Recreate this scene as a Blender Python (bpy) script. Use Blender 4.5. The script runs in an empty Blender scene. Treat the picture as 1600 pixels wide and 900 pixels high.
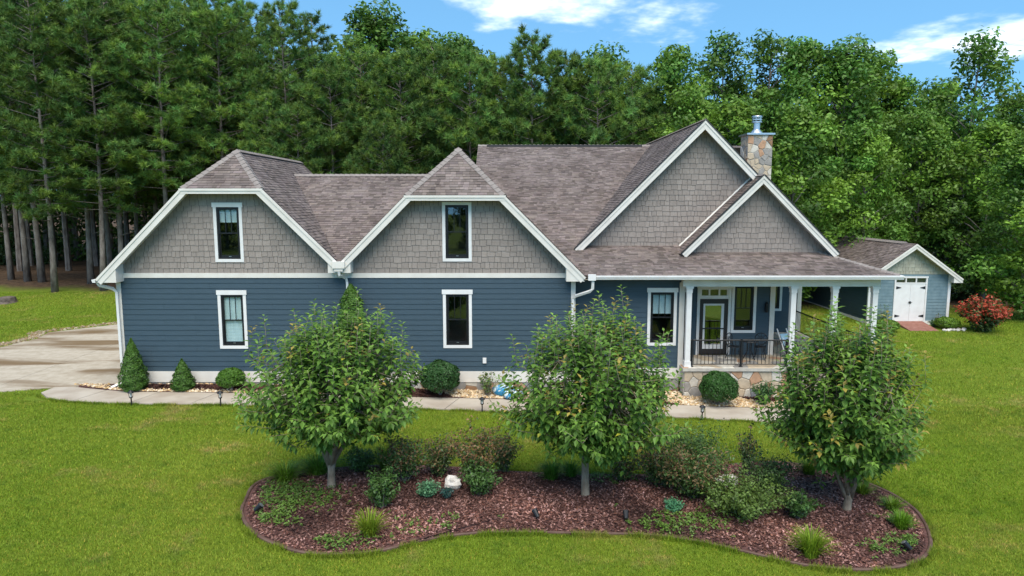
import bpy, math, random
import numpy as np
from mathutils import Vector, Matrix
random.seed(7); rng = np.random.default_rng(11)
scene = bpy.context.scene
col = scene.collection
R = math.radians

# ------------------------------------------------------------------ camera
cd = bpy.data.cameras.new('camera'); cam = bpy.data.objects.new('camera', cd); col.objects.link(cam)
cam.location = (0, 0, 6.3); cam.rotation_euler = (R(90) - math.atan(135 / 1080), 0, 0)
cd.sensor_width = 36; cd.lens = 24.3; cd.clip_start = 0.1; cd.clip_end = 6000
scene.camera = cam
scene.render.resolution_x = 1024; scene.render.resolution_y = 576

# ------------------------------------------------------------------ sky and sun
SUN_EL, SUN_AZ = 60.0, 176.0        # azimuth from +Y clockwise: behind the camera, a little to its right
w = bpy.data.worlds.new('World'); scene.world = w; w.use_nodes = True
nt = w.node_tree; nt.nodes.clear()
def N(t, **k):
    n = nt.nodes.new(t)
    for a, b in k.items():
        if a in n.inputs.keys(): n.inputs[a].default_value = b
        else: setattr(n, a, b)
    return n
def LK(a, b): nt.links.new(a, b)
tc = N('ShaderNodeTexCoord')
vm = N('ShaderNodeVectorMath', operation='MULTIPLY'); vm.inputs[1].default_value = (1, 1, 0.8); LK(tc.outputs['Generated'], vm.inputs[0])
va = N('ShaderNodeVectorMath', operation='ADD'); va.inputs[1].default_value = (0, 0, 0.29); LK(vm.outputs[0], va.inputs[0])
vn = N('ShaderNodeVectorMath', operation='NORMALIZE'); LK(va.outputs[0], vn.inputs[0])
sky = N('ShaderNodeTexSky', sky_type='NISHITA', sun_disc=False, sun_elevation=R(SUN_EL), sun_rotation=R(SUN_AZ), air_density=1.0, dust_density=0.3, ozone_density=2.0)
LK(vn.outputs[0], sky.inputs[0])
tint = N('ShaderNodeMix', data_type='RGBA', blend_type='MULTIPLY'); tint.inputs['Factor'].default_value = 1
tint.inputs['B'].default_value = (0.68, 1.0, 0.98, 1); LK(sky.outputs[0], tint.inputs['A'])
# clouds: noise on a plane above the place
sx = N('ShaderNodeSeparateXYZ'); LK(tc.outputs['Generated'], sx.inputs[0])
zm = N('ShaderNodeMath', operation='MAXIMUM'); zm.inputs[1].default_value = 0.0; LK(sx.outputs['Z'], zm.inputs[0])
za = N('ShaderNodeMath', operation='ADD'); za.inputs[1].default_value = 0.12; LK(zm.outputs[0], za.inputs[0])
dx = N('ShaderNodeMath', operation='DIVIDE'); LK(sx.outputs['X'], dx.inputs[0]); LK(za.outputs[0], dx.inputs[1])
dy = N('ShaderNodeMath', operation='DIVIDE'); LK(sx.outputs['Y'], dy.inputs[0]); LK(za.outputs[0], dy.inputs[1])
cb = N('ShaderNodeCombineXYZ'); dxo = N('ShaderNodeMath', operation='ADD'); dxo.inputs[1].default_value = 0.2; LK(dx.outputs[0], dxo.inputs[0]); LK(dxo.outputs[0], cb.inputs[0]); LK(dy.outputs[0], cb.inputs[1]); cb.inputs[2].default_value = 58.9
no = N('ShaderNodeTexNoise', Scale=1.2, Detail=7.0, Roughness=0.55); LK(cb.outputs[0], no.inputs['Vector'])
cr = N('ShaderNodeMapRange'); cr.interpolation_type = 'SMOOTHSTEP'
cr.inputs['From Min'].default_value = 0.575; cr.inputs['From Max'].default_value = 0.75; LK(no.outputs['Fac'], cr.inputs['Value'])
cm = N('ShaderNodeMix', data_type='RGBA'); LK(cr.outputs[0], cm.inputs['Factor']); LK(tint.outputs['Result'], cm.inputs['A'])
cm.inputs['B'].default_value = (7.6, 7.7, 7.9, 1)
bg = N('ShaderNodeBackground', Strength=0.15); LK(cm.outputs['Result'], bg.inputs['Color'])
wo = N('ShaderNodeOutputWorld'); LK(bg.outputs[0], wo.inputs[0])
sl = bpy.data.lights.new('sun', 'SUN'); so = bpy.data.objects.new('sun', sl); col.objects.link(so)
sl.energy = 2.7; sl.angle = R(55); sl.color = (1, 0.90, 0.76)
az, el = R(SUN_AZ), R(SUN_EL)
sdir = Vector((math.sin(az) * math.cos(el), math.cos(az) * math.cos(el), math.sin(el)))
so.rotation_euler = sdir.to_track_quat('Z', 'Y').to_euler(); so.location = (0, -10, 40)
scene.view_settings.view_transform = 'Standard'; scene.view_settings.look = 'None'
scene.view_settings.exposure = 0.95; scene.view_settings.gamma = 1.0

# ------------------------------------------------------------------ materials
MATS = {}
def mat(name, c, rough=0.6, c2=None, scale=6, det=4, bump=0.0, bscale=None, attr=False, trans=0.0, spec=0.4, metal=0.0, stretch=None, objvar=0.0, lo=0.35, hi=0.65, emit=None):
    """c/c2 mixed by noise; attr: multiplied by the face colour 'tone'"""
    if name in MATS: return MATS[name]
    m = bpy.data.materials.new(name); m.use_nodes = True; t = m.node_tree
    b = t.nodes['Principled BSDF']; L = t.links.new
    b.inputs['Roughness'].default_value = rough; b.inputs['Specular IOR Level'].default_value = spec; b.inputs['Metallic'].default_value = metal
    out = None
    tcn = t.nodes.new('ShaderNodeTexCoord'); vec = tcn.outputs['Object']
    if stretch:
        mp = t.nodes.new('ShaderNodeMapping'); mp.inputs['Scale'].default_value = stretch; L(vec, mp.inputs[0]); vec = mp.outputs[0]
    if c2 is not None:
        n = t.nodes.new('ShaderNodeTexNoise'); n.inputs['Scale'].default_value = scale; n.inputs['Detail'].default_value = det; L(vec, n.inputs['Vector'])
        r = t.nodes.new('ShaderNodeMapRange'); r.inputs['From Min'].default_value = lo; r.inputs['From Max'].default_value = hi; L(n.outputs['Fac'], r.inputs['Value'])
        x = t.nodes.new('ShaderNodeMix'); x.data_type = 'RGBA'; L(r.outputs[0], x.inputs['Factor'])
        x.inputs['A'].default_value = (*c, 1); x.inputs['B'].default_value = (*c2, 1); out = x.outputs['Result']
    else:
        x = t.nodes.new('ShaderNodeRGB'); x.outputs[0].default_value = (*c, 1); out = x.outputs[0]
    if attr:
        a = t.nodes.new('ShaderNodeAttribute'); a.attribute_name = 'tone'
        x = t.nodes.new('ShaderNodeMix'); x.data_type = 'RGBA'; x.blend_type = 'MULTIPLY'; x.inputs['Factor'].default_value = 1
        L(out, x.inputs['A']); L(a.outputs['Color'], x.inputs['B']); out = x.outputs['Result']
    if objvar:
        oi = t.nodes.new('ShaderNodeObjectInfo'); r = t.nodes.new('ShaderNodeMapRange')
        r.inputs['To Min'].default_value = 1 - objvar; r.inputs['To Max'].default_value = 1 + objvar; L(oi.outputs['Random'], r.inputs['Value'])
        hs = t.nodes.new('ShaderNodeHueSaturation'); L(r.outputs[0], hs.inputs['Value']); L(out, hs.inputs['Color']); out = hs.outputs[0]
    L(out, b.inputs['Base Color'])
    if bump:
        n2 = t.nodes.new('ShaderNodeTexNoise'); n2.inputs['Scale'].default_value = bscale or scale * 4; n2.inputs['Detail'].default_value = 5; L(vec, n2.inputs['Vector'])
        bp = t.nodes.new('ShaderNodeBump'); bp.inputs['Strength'].default_value = bump; bp.inputs['Distance'].default_value = 0.02; L(n2.outputs['Fac'], bp.inputs['Height'])
        L(bp.outputs[0], b.inputs['Normal'])
    if trans:
        tr = t.nodes.new('ShaderNodeBsdfTranslucent'); L(out, tr.inputs['Color'])
        mx = t.nodes.new('ShaderNodeMixShader'); mx.inputs[0].default_value = trans
        L(b.outputs[0], mx.inputs[1]); L(tr.outputs[0], mx.inputs[2]); L(mx.outputs[0], t.nodes['Material Output'].inputs[0])
    MATS[name] = m
    return m
def glassmat(name, refl=0.16, c=(1, 1, 1)):
    m = bpy.data.materials.new(name); m.use_nodes = True; t = m.node_tree; t.nodes.clear()
    a = t.nodes.new('ShaderNodeBsdfTransparent'); a.inputs[0].default_value = (*c, 1)
    g = t.nodes.new('ShaderNodeBsdfGlossy'); g.inputs['Roughness'].default_value = 0.02
    x = t.nodes.new('ShaderNodeMixShader'); x.inputs[0].default_value = refl
    o = t.nodes.new('ShaderNodeOutputMaterial')
    t.links.new(a.outputs[0], x.inputs[1]); t.links.new(g.outputs[0], x.inputs[2]); t.links.new(x.outputs[0], o.inputs[0])
    return m
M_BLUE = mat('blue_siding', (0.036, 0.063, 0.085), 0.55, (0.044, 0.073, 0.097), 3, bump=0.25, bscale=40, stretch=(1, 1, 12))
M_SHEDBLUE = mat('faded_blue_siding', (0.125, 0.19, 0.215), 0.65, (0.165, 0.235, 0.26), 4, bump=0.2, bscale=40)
M_TRIM = mat('cream_trim_paint', (0.64, 0.59, 0.53), 0.5, (0.70, 0.655, 0.595), 2.5, bump=0.05)
M_WHITE = mat('white_paint', (0.69, 0.66, 0.635), 0.45, (0.75, 0.725, 0.70), 3)
M_SHAKE = mat('grey_shake', (0.255, 0.213, 0.188), 0.8, (0.285, 0.24, 0.213), 8, bump=0.4, bscale=60, attr=True, stretch=(2.5, 1, 1))
M_SHEDSHAKE = mat('pale_shake', (0.36, 0.34, 0.27), 0.8, (0.42, 0.40, 0.32), 8, bump=0.4, bscale=60, attr=True)
M_SHINGLE = mat('asphalt_shingle', (0.142, 0.113, 0.100), 0.9, (0.198, 0.162, 0.146), 0.9, bump=0.5, bscale=120, attr=True, spec=0.2)
M_CAP = mat('ridge_shingle', (0.21, 0.18, 0.165), 0.9, (0.26, 0.225, 0.205), 5, bump=0.4, bscale=100, spec=0.2)
M_DARKEDGE = mat('dark_drip_edge', (0.03, 0.028, 0.028), 0.6)
M_BLACK = mat('black_frame', (0.012, 0.012, 0.014), 0.4)
M_IRON = mat('black_iron', (0.01, 0.01, 0.012), 0.45)
M_BROWNDOOR = mat('dark_brown_door', (0.03, 0.024, 0.022), 0.45)
M_GLASS = glassmat('window_glass', 0.075, (0.9, 0.94, 0.95)); M_DGLASS = glassmat('door_glass', 0.3, (0.7, 0.8, 0.7))
M_BLIND = mat('window_blind', (0.56, 0.66, 0.65), 0.8, (0.66, 0.75, 0.74), 5, stretch=(6, 1, 0.5)); M_ROOM = mat('dim_room', (0.07, 0.065, 0.06), 0.9)
M_CONC = mat('concrete', (0.40, 0.35, 0.27), 0.85, (0.50, 0.46, 0.38), 0.7, 8, bump=0.15, bscale=60)
M_WALK = mat('walk_concrete', (0.33, 0.27, 0.21), 0.85, (0.43, 0.37, 0.30), 1.2, 8, bump=0.15, bscale=60)
M_MORTAR = mat('mortar', (0.50, 0.46, 0.40), 0.9, (0.42, 0.38, 0.33), 6, bump=0.3)
STONES = [mat('stone_' + n, c, 0.85, tuple(v * 1.3 for v in c), 5, bump=0.5, bscale=18) for n, c in
          [('grey', (0.25, 0.23, 0.21)), ('tan', (0.40, 0.32, 0.23)), ('orange', (0.37, 0.215, 0.13)), ('brown', (0.23, 0.13, 0.07)), ('pale', (0.46, 0.42, 0.36)), ('slate', (0.20, 0.20, 0.21))]]
M_METAL = mat('galvanised_metal', (0.55, 0.56, 0.58), 0.35, metal=0.9)
M_BARKP = mat('pine_bark', (0.11, 0.085, 0.07), 0.95, (0.24, 0.20, 0.17), 5, bump=0.8, bscale=12, stretch=(1, 1, 0.35))
M_BARKD = mat('grey_bark', (0.13, 0.11, 0.09), 0.95, (0.26, 0.23, 0.2), 6, bump=0.6, bscale=14, stretch=(1, 1, 0.3))
M_BARKN = mat('smooth_bark', (0.19, 0.14, 0.10), 0.9, (0.33, 0.265, 0.20), 9, bump=0.5, bscale=30, stretch=(1, 1, 0.5))
M_NEEDLE = mat('pine_needles', (0.122, 0.208, 0.04), 0.55, attr=True, trans=0.25, objvar=0.25, spec=0.3)
M_LEAFD = mat('broad_leaves', (0.108, 0.215, 0.03), 0.5, attr=True, trans=0.3, objvar=0.22, spec=0.35)
M_LEAFN = mat('orchard_leaves', (0.13, 0.245, 0.04), 0.45, attr=True, trans=0.3, spec=0.3)
M_LEAFS = mat('shrub_leaves', (0.075, 0.13, 0.034), 0.5, attr=True, trans=0.2, spec=0.35)
M_EVER = mat('evergreen_leaves', (0.045, 0.10, 0.02), 0.55, attr=True, trans=0.15, spec=0.3)
M_BLADE = mat('grass_blades', (0.19, 0.285, 0.018), 0.6, (0.285, 0.335, 0.036), 0.22, 7, attr=True, trans=0.25, spec=0.2)
def patchy(m):
    t = m.node_tree; b = t.nodes['Principled BSDF']; src = b.inputs['Base Color'].links[0].from_socket; tcn = t.nodes.new('ShaderNodeTexCoord'); out = src
    for sc, lo, hi, c in ((0.42, 0.51, 0.66, (1.6, 1.1, 2.6)), (1.7, 0.47, 0.68, (0.68, 0.78, 0.8)), (0.11, 0.45, 0.62, (0.84, 0.92, 0.8)), (6.0, 0.48, 0.66, (0.8, 0.86, 0.9)), (0.75, 0.60, 0.74, (1.5, 0.98, 2.0))):
        n = t.nodes.new('ShaderNodeTexNoise'); n.inputs['Scale'].default_value = sc; n.inputs['Detail'].default_value = 7; n.inputs['Roughness'].default_value = 0.7; t.links.new(tcn.outputs['Object'], n.inputs['Vector'])
        r = t.nodes.new('ShaderNodeMapRange'); r.interpolation_type = 'SMOOTHSTEP'; r.inputs['From Min'].default_value = lo; r.inputs['From Max'].default_value = hi; t.links.new(n.outputs['Fac'], r.inputs['Value'])
        x = t.nodes.new('ShaderNodeMix'); x.data_type = 'RGBA'; x.blend_type = 'MULTIPLY'; t.links.new(r.outputs[0], x.inputs['Factor']); t.links.new(out, x.inputs['A']); x.inputs['B'].default_value = (*c, 1); x.clamp_result = False; out = x.outputs['Result']
    for l in list(src.links):
        if l.to_node.type in ('BSDF_PRINCIPLED', 'BSDF_TRANSLUCENT'): t.links.new(out, l.to_socket)
patchy(M_BLADE)
M_TUFT = mat('tuft_blades', (0.12, 0.20, 0.03), 0.5, attr=True, trans=0.25, spec=0.3)
M_MULCH = mat('mulch', (0.06, 0.026, 0.022), 0.95, (0.13, 0.06, 0.05), 9, bump=0.8, bscale=40)
M_CHIP = mat('mulch_chip', (0.125, 0.058, 0.046), 0.85, attr=True, spec=0.3)
M_PEBBLE = mat('pebble', (0.46, 0.35, 0.22), 0.75, attr=True, spec=0.3)
M_EDGING = mat('brown_edging', (0.085, 0.045, 0.032), 0.7, (0.13, 0.075, 0.055), 4, bump=0.2)
M_RAMP = mat('red_brown_ramp', (0.20, 0.08, 0.055), 0.8, (0.26, 0.12, 0.09), 6, bump=0.2)
M_ROCK = mat('white_rock', (0.5, 0.45, 0.4), 0.85, (0.68, 0.64, 0.6), 9, bump=0.6)
M_BAGB = mat('blue_plastic', (0.03, 0.23, 0.42), 0.3, (0.62, 0.70, 0.72), 6, 2, bump=0.3, bscale=15, lo=0.46, hi=0.54)

# ------------------------------------------------------------------ mesh helpers
class MB:
    def __init__(s): s.v = []; s.f = []; s.t = []; s.tone = (1, 1, 1)
    def add(s, vs, fs, tone=None):
        o = len(s.v); s.v += [tuple(p) for p in vs]; s.f += [tuple(i + o for i in q) for q in fs]; s.t += [tone or s.tone] * len(fs)
    def box(s, x0, x1, y0, y1, z0, z1, tone=None):
        s.add([(x0, y0, z0), (x1, y0, z0), (x1, y1, z0), (x0, y1, z0), (x0, y0, z1), (x1, y0, z1), (x1, y1, z1), (x0, y1, z1)],
              [(0, 3, 2, 1), (4, 5, 6, 7), (0, 1, 5, 4), (1, 2, 6, 5), (2, 3, 7, 6), (3, 0, 4, 7)], tone)
    def prism_y(s, poly, y0, y1, tone=None):        # poly in (x,z), counter-clockwise seen from -Y
        n = len(poly)
        s.add([(x, y0, z) for x, z in poly] + [(x, y1, z) for x, z in poly],
              [tuple(range(n)), tuple(range(2 * n - 1, n - 1, -1))] + [(i, i + n, (i + 1) % n + n, (i + 1) % n) for i in range(n)], tone)
    def prism_z(s, poly, z0, z1, tone=None):
        n = len(poly)
        zz0 = z0 if callable(z0) else (lambda x, y: z0); zz1 = z1 if callable(z1) else (lambda x, y: z1)
        s.add([(x, y, zz1(x, y)) for x, y in poly] + [(x, y, zz0(x, y)) for x, y in poly],
              [tuple(range(n)), tuple(range(2 * n - 1, n - 1, -1))] + [(i, i + n, (i + 1) % n + n, (i + 1) % n) for i in range(n)], tone)
    def prism_x(s, poly, x0, x1, tone=None):        # poly in (y,z)
        n = len(poly)
        s.add([(x0, y, z) for y, z in poly] + [(x1, y, z) for y, z in poly],
              [tuple(range(n)), tuple(range(2 * n - 1, n - 1, -1))] + [(i, i + n, (i + 1) % n + n, (i + 1) % n) for i in range(n)], tone)
    def tube(s, pts, rad, k=7, tone=None, cap=True):
        pts = [Vector(p) for p in pts]; o = []
        if not isinstance(rad, (list, tuple)): rad = [rad] * len(pts)
        n = len(pts); vs = []
        up = Vector((0.13, 0.21, 1)).normalized()
        for i, p in enumerate(pts):
            d = (pts[min(i + 1, n - 1)] - pts[max(i - 1, 0)]).normalized()
            a = d.cross(up)
            if a.length < 1e-3: a = d.cross(Vector((1, 0, 0)))
            a.normalize(); b = d.cross(a)
            for j in range(k):
                q = 2 * math.pi * j / k; vs.append(p + (a * math.cos(q) + b * math.sin(q)) * rad[i])
        fs = [(i * k + j, i * k + (j + 1) % k, (i + 1) * k + (j + 1) % k, (i + 1) * k + j) for i in range(n - 1) for j in range(k)]
        if cap: fs += [tuple(range(k - 1, -1, -1)), tuple((n - 1) * k + j for j in range(k))]
        s.add(vs, fs, tone)
    def lathe(s, cx, cy, prof, k=16, tone=None):
        vs = [(cx + r * math.cos(2 * math.pi * j / k), cy + r * math.sin(2 * math.pi * j / k), z) for r, z in prof for j in range(k)]
        n = len(prof)
        fs = [(i * k + j, i * k + (j + 1) % k, (i + 1) * k + (j + 1) % k, (i + 1) * k + j) for i in range(n - 1) for j in range(k)]
        fs += [tuple(range(k - 1, -1, -1)), tuple((n - 1) * k + j for j in range(k))]
        s.add(vs, fs, tone)
    def mesh(s, name, off=(0, 0, 0), smooth=False):
        me = bpy.data.meshes.new(name)
        me.from_pydata([(x - off[0], y - off[1], z - off[2]) for x, y, z in s.v], [], s.f)
        if any(t != (1, 1, 1) for t in s.t):
            a = me.attributes.new('tone', 'FLOAT_COLOR', 'FACE'); a.data.foreach_set('color', np.array([(*t, 1) for t in s.t], 'f').ravel())
        if smooth: me.polygons.foreach_set('use_smooth', [True] * len(me.polygons))
        me.update(); return me
BASE = {}
def thing(name, label, cat, loc=(0, 0, 0), group=None):
    o = bpy.data.objects.new(name, None); col.objects.link(o); o.location = loc; o.empty_display_size = 0.3
    o['label'] = label; o['category'] = cat
    if group: o['group'] = group
    BASE[o] = loc; return o
def link(name, me, m, parent=None, kind=None, loc=(0, 0, 0)):
    o = bpy.data.objects.new(name, me); col.objects.link(o)
    if m is not None and not me.materials: me.materials.append(m)
    if parent: o.parent = parent; BASE[o] = BASE[parent]
    o.location = loc
    if kind: o['kind'] = kind
    return o
def part(name, mb, m, parent=None, kind=None, smooth=False):
    return link(name, mb.mesh(name, BASE[parent] if parent else (0, 0, 0), smooth), m, parent, kind)
def tag(o, label, cat, group=None):
    o['label'] = label; o['category'] = cat
    if group: o['group'] = group
    return o
def npmesh(name, V, nper, tone=None, smooth=False):
    """V: (n*nper,3) verts, each run of nper verts one polygon; tone (n,3) per polygon"""
    n = len(V) // nper; me = bpy.data.meshes.new(name)
    me.vertices.add(len(V)); me.vertices.foreach_set('co', np.ascontiguousarray(V, 'f').ravel())
    me.loops.add(len(V)); me.loops.foreach_set('vertex_index', np.arange(len(V), dtype='i'))
    me.polygons.add(n); me.polygons.foreach_set('loop_start', np.arange(0, n * nper, nper, dtype='i'))
    if tone is not None:
        a = me.attributes.new('tone', 'FLOAT_COLOR', 'FACE'); a.data.foreach_set('color', np.c_[tone, np.ones(n)].astype('f').ravel())
    me.update(calc_edges=True); return me
def clip(poly, a, b, c):                       # keep a*x+b*y<=c
    out = []
    for i in range(len(poly)):
        p, q = poly[i], poly[(i + 1) % len(poly)]
        dp, dq = a * p[0] + b * p[1] - c, a * q[0] + b * q[1] - c
        if dp <= 0: out.append(p)
        if (dp < 0 < dq) or (dq < 0 < dp):
            t = dp / (dp - dq); out.append((p[0] + (q[0] - p[0]) * t, p[1] + (q[1] - p[1]) * t))
    return out
def clip_convex(poly, cv):                     # cv counter-clockwise
    for i in range(len(cv)):
        (x0, y0), (x1, y1) = cv[i], cv[(i + 1) % len(cv)]
        poly = clip(poly, y1 - y0, -(x1 - x0), (y1 - y0) * x0 - (x1 - x0) * y0)
        if len(poly) < 3: return []
    return poly
def area(p): return 0.5 * sum(p[i][0] * p[(i + 1) % len(p)][1] - p[(i + 1) % len(p)][0] * p[i][1] for i in range(len(p)))
def inside(px, py, poly):
    x, y = np.asarray(px), np.asarray(py); r = np.zeros(x.shape, bool); n = len(poly)
    for i in range(n):
        (x0, y0), (x1, y1) = poly[i], poly[(i + 1) % n]
        if y0 == y1: continue
        r ^= ((y0 > y) != (y1 > y)) & (x < (x1 - x0) * (y - y0) / (y1 - y0) + x0)
    return r
def smooth_loop(P, k=5):
    out = []; n = len(P)
    for i in range(n):
        a, b, c, d = (np.array(P[(i + j) % n]) for j in (-1, 0, 1, 2))
        for j in range(k):
            t = j / k
            out.append(tuple(0.5 * ((2 * b) + (c - a) * t + (2 * a - 5 * b + 4 * c - d) * t * t + (3 * b - a - 3 * c + d) * t ** 3)))
    return out

# ------------------------------------------------------------------ ground
def S(t):
    t = np.clip(t, 0, 1); return t * t * (3 - 2 * t)
def g(x, y):
    return -0.45 * S((x + 11) / 20) * (1 - S((y - 26) / 16)) + 0.7 * S((y - 36) / 12) * S((-x - 6) / 10)
def gz(x, y): return float(g(np.float64(x), np.float64(y)))
BED = smooth_loop([(-5.54, 13.49), (-5.74, 14.25), (-5.8, 14.99), (-5.39, 15.49), (-4.31, 15.96), (-2.83, 16.28), (-0.94, 16.23), (0.0, 16.11), (1.55, 16.07), (3.12, 16.15), (4.1, 16.33), (5.38, 16.9), (6.8, 17.22), (7.93, 16.78), (8.5, 15.98), (8.82, 15.15), (8.82, 14.27), (8.46, 13.26), (7.97, 12.54), (7.32, 12.11), (6.45, 11.93), (5.45, 12.06), (4.53, 12.49), (3.66, 12.89), (2.69, 13.1), (1.53, 13.09), (0.26, 13.06), (-0.76, 12.94), (-1.61, 12.65), (-2.39, 12.18), (-3.05, 11.98), (-3.76, 11.98), (-4.44, 12.27), (-5.04, 12.74)][::-1], 4)
BC = (1.5, 14.35)
_ang = np.array([math.atan2(y - BC[1], x - BC[0]) for x, y in BED]); _rad = np.array([math.hypot(y - BC[1], x - BC[0]) for x, y in BED])
_o = np.argsort(_ang); _ang = _ang[_o]; _rad = _rad[_o]
_ang = np.r_[_ang[-1] - 2 * math.pi, _ang, _ang[0] + 2 * math.pi]; _rad = np.r_[_rad[-1], _rad, _rad[0]]
def bedr(x, y): return np.hypot(x - BC[0], y - BC[1]) / np.interp(np.arctan2(y - BC[1], x - BC[0]), _ang, _rad)
def bedz(x, y): return g(x, y) + 0.03 + 0.14 * (1 - np.clip(bedr(x, y), 0, 1) ** 4)
def bz(x, y): return float(bedz(np.float64(x), np.float64(y)))
WALK_F = [(-15.6, 22.3), (-15.3, 21.85), (-14.5, 21.4), (-13.06, 21.08), (-10.98, 20.94), (-8.0, 20.95), (-3.0, 21.0), (0, 21.03), (4.02, 20.98), (5.98, 20.82), (8.6, 20.5), (10.9, 20.2)]
WALK_B = [(-15.6, 22.9), (-15.0, 22.95), (-14.0, 22.62), (-12.74, 22.3), (-8.4, 22.17), (-3.1, 22.2), (0, 22.3), (4.2, 22.28), (6.3, 22.1), (9.0, 21.85), (10.9, 21.7)]
WALK = WALK_F + WALK_B[::-1]
DRIVE = [(-13.2, 22.95), (-15.6, 22.9), (-17.0, 22.4), (-42, 21.2), (-42, 28.0), (-24.5, 28.4), (-22.2, 29.6), (-21.9, 31.3), (-22.4, 32.9), (-20.2, 35.2), (-13.2, 36.2)]
FBED = [(-14.9, 22.95), (-14.0, 22.62), (-12.74, 22.3), (-8.4, 22.17), (-3.1, 22.2), (0, 22.3), (4.2, 22.28), (6.3, 22.1), (9.0, 21.85), (9.4, 21.9), (9.4, 23.02), (2.2, 23.45), (2.2, 23.02), (-13.2, 23.02)]
HOUSE = [(-13.2, 23), (2.1, 23), (2.1, 23.5), (12.4, 23.0), (12.4, 42), (-13.2, 42)]

xs = np.unique(np.r_[-1500, -600, -250, -130, np.arange(-80, 80.1, 1.0), 130, 250, 600, 1500]); ys = np.unique(np.r_[-300, -120, -50, np.arange(-20, 100.1, 1.0), 150, 300, 800, 2500])
X, Y = np.meshgrid(xs, ys); Z = g(X, Y) + 0.05 * np.sin(X * 0.31 + 1) * np.sin(Y * 0.27) * S((np.abs(Y - 22) - 14) / 14)
V = np.c_[X.ravel(), Y.ravel(), Z.ravel()]; nx = len(xs)
F = [(j * nx + i, j * nx + i + 1, (j + 1) * nx + i + 1, (j + 1) * nx + i) for j in range(len(ys) - 1) for i in range(nx - 1)]
me = bpy.data.meshes.new('lawn'); me.from_pydata(V.tolist(), [], F); me.polygons.foreach_set('use_smooth', [True] * len(F)); me.update()
mg = bpy.data.materials.new('lawn_ground'); mg.use_nodes = True; t = mg.node_tree; b = t.nodes['Principled BSDF']; L = t.links.new
b.inputs['Roughness'].default_value = 0.95; b.inputs['Specular IOR Level'].default_value = 0.1
geo = t.nodes.new('ShaderNodeTexCoord')
def noise(sc, det=5, rough=0.6):
    n = t.nodes.new('ShaderNodeTexNoise'); n.inputs['Scale'].default_value = sc; n.inputs['Detail'].default_value = det; n.inputs['Roughness'].default_value = rough; L(geo.outputs['Object'], n.inputs['Vector']); return n.outputs['Fac']
def ramp(v, a, b_):
    r = t.nodes.new('ShaderNodeMapRange'); r.interpolation_type = 'SMOOTHSTEP'; r.inputs['From Min'].default_value = a; r.inputs['From Max'].default_value = b_; L(v, r.inputs['Value']); return r.outputs[0]
def mixc(f, a, b_):
    x = t.nodes.new('ShaderNodeMix'); x.data_type = 'RGBA'; L(f, x.inputs['Factor'])
    for s_, q in (('A', a), ('B', b_)):
        if isinstance(q, tuple): x.inputs[s_].default_value = (*q, 1)
        else: L(q, x.inputs[s_])
    return x.outputs['Result']
c1 = mixc(ramp(noise(0.35), 0.35, 0.65), (0.125, 0.18, 0.014), (0.175, 0.215, 0.024))
c2 = mixc(ramp(noise(9, 6, 0.7), 0.3, 0.7), (0.095, 0.145, 0.012), c1)
c2b = mixc(ramp(noise(1.7, 6, 0.7), 0.52, 0.72), c2, (0.08, 0.13, 0.012))
c3 = mixc(ramp(noise(0.42, 7, 0.7), 0.56, 0.70), c2b, (0.22, 0.19, 0.06))
sxyz = t.nodes.new('ShaderNodeSeparateXYZ'); L(geo.outputs['Object'], sxyz.inputs[0])
def mth(op, a, b_):
    n = t.nodes.new('ShaderNodeMath'); n.operation = op
    for i, q in enumerate((a, b_)):
        if isinstance(q, (int, float)): n.inputs[i].default_value = q
        else: L(q, n.inputs[i])
    return n.outputs[0]
# forest floor begins beyond a wavering line: y > 44 at left, ~39 at far right
line = mth('ADD', mth('ADD', sxyz.outputs['Y'], mth('MULTIPLY', sxyz.outputs['X'], 0.09)), mth('MULTIPLY', noise(0.25), 5.0))
forest = ramp(line, 43.6, 46.5)
lit = mixc(ramp(noise(3, 6, 0.7), 0.35, 0.65), (0.05, 0.032, 0.02), (0.12, 0.075, 0.045))
c4 = mixc(forest, c3, lit)
L(c4, b.inputs['Base Color'])
bp = t.nodes.new('ShaderNodeBump'); bp.inputs['Strength'].default_value = 0.7; bp.inputs['Distance'].default_value = 0.05; L(noise(14, 6, 0.7), bp.inputs['Height']); L(bp.outputs[0], b.inputs['Normal'])
lawn = link('lawn', me, mg, kind='structure')

# driveway: concrete slabs with open joints
drv = link('driveway', bpy.data.meshes.new('driveway'), None, kind='structure'); BASE[drv] = (0, 0, 0)
md = bpy.data.materials.new('stained_drive'); md.use_nodes = True; t = md.node_tree; b = t.nodes['Principled BSDF']; L = t.links.new
b.inputs['Roughness'].default_value = 0.85; geo = t.nodes.new('ShaderNodeTexCoord'); mp = t.nodes.new('ShaderNodeMapping'); mp.inputs['Scale'].default_value = (0.28, 1.1, 1); mp.inputs['Rotation'].default_value = (0, 0, R(-8)); L(geo.outputs['Object'], mp.inputs[0])
n1 = t.nodes.new('ShaderNodeTexNoise'); n1.inputs['Scale'].default_value = 0.62; n1.inputs['Detail'].default_value = 5; n1.inputs['Distortion'].default_value = 0.6; L(mp.outputs[0], n1.inputs['Vector'])
cc = mixc(ramp(noise(3, 8, 0.7), 0.3, 0.7), (0.34, 0.28, 0.205), (0.45, 0.385, 0.30))
L(mixc(ramp(n1.outputs['Fac'], 0.47, 0.66), cc, (0.16, 0.10, 0.045)), b.inputs['Base Color'])
def slab(name, poly, parent, m, h=0.03, sink=0.12):
    mb = MB(); mb.prism_z(poly, lambda x, y: gz(x, y) - sink, lambda x, y: gz(x, y) + h); return part(name, mb, m, parent)
dj = [-42, -36.5, -31, -26, -22.6, -17.6, -13.2]
dcut = [20, 25.6, 29.2, 33, 37]
DR = DRIVE[::-1] if area(DRIVE) < 0 else DRIVE
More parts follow.
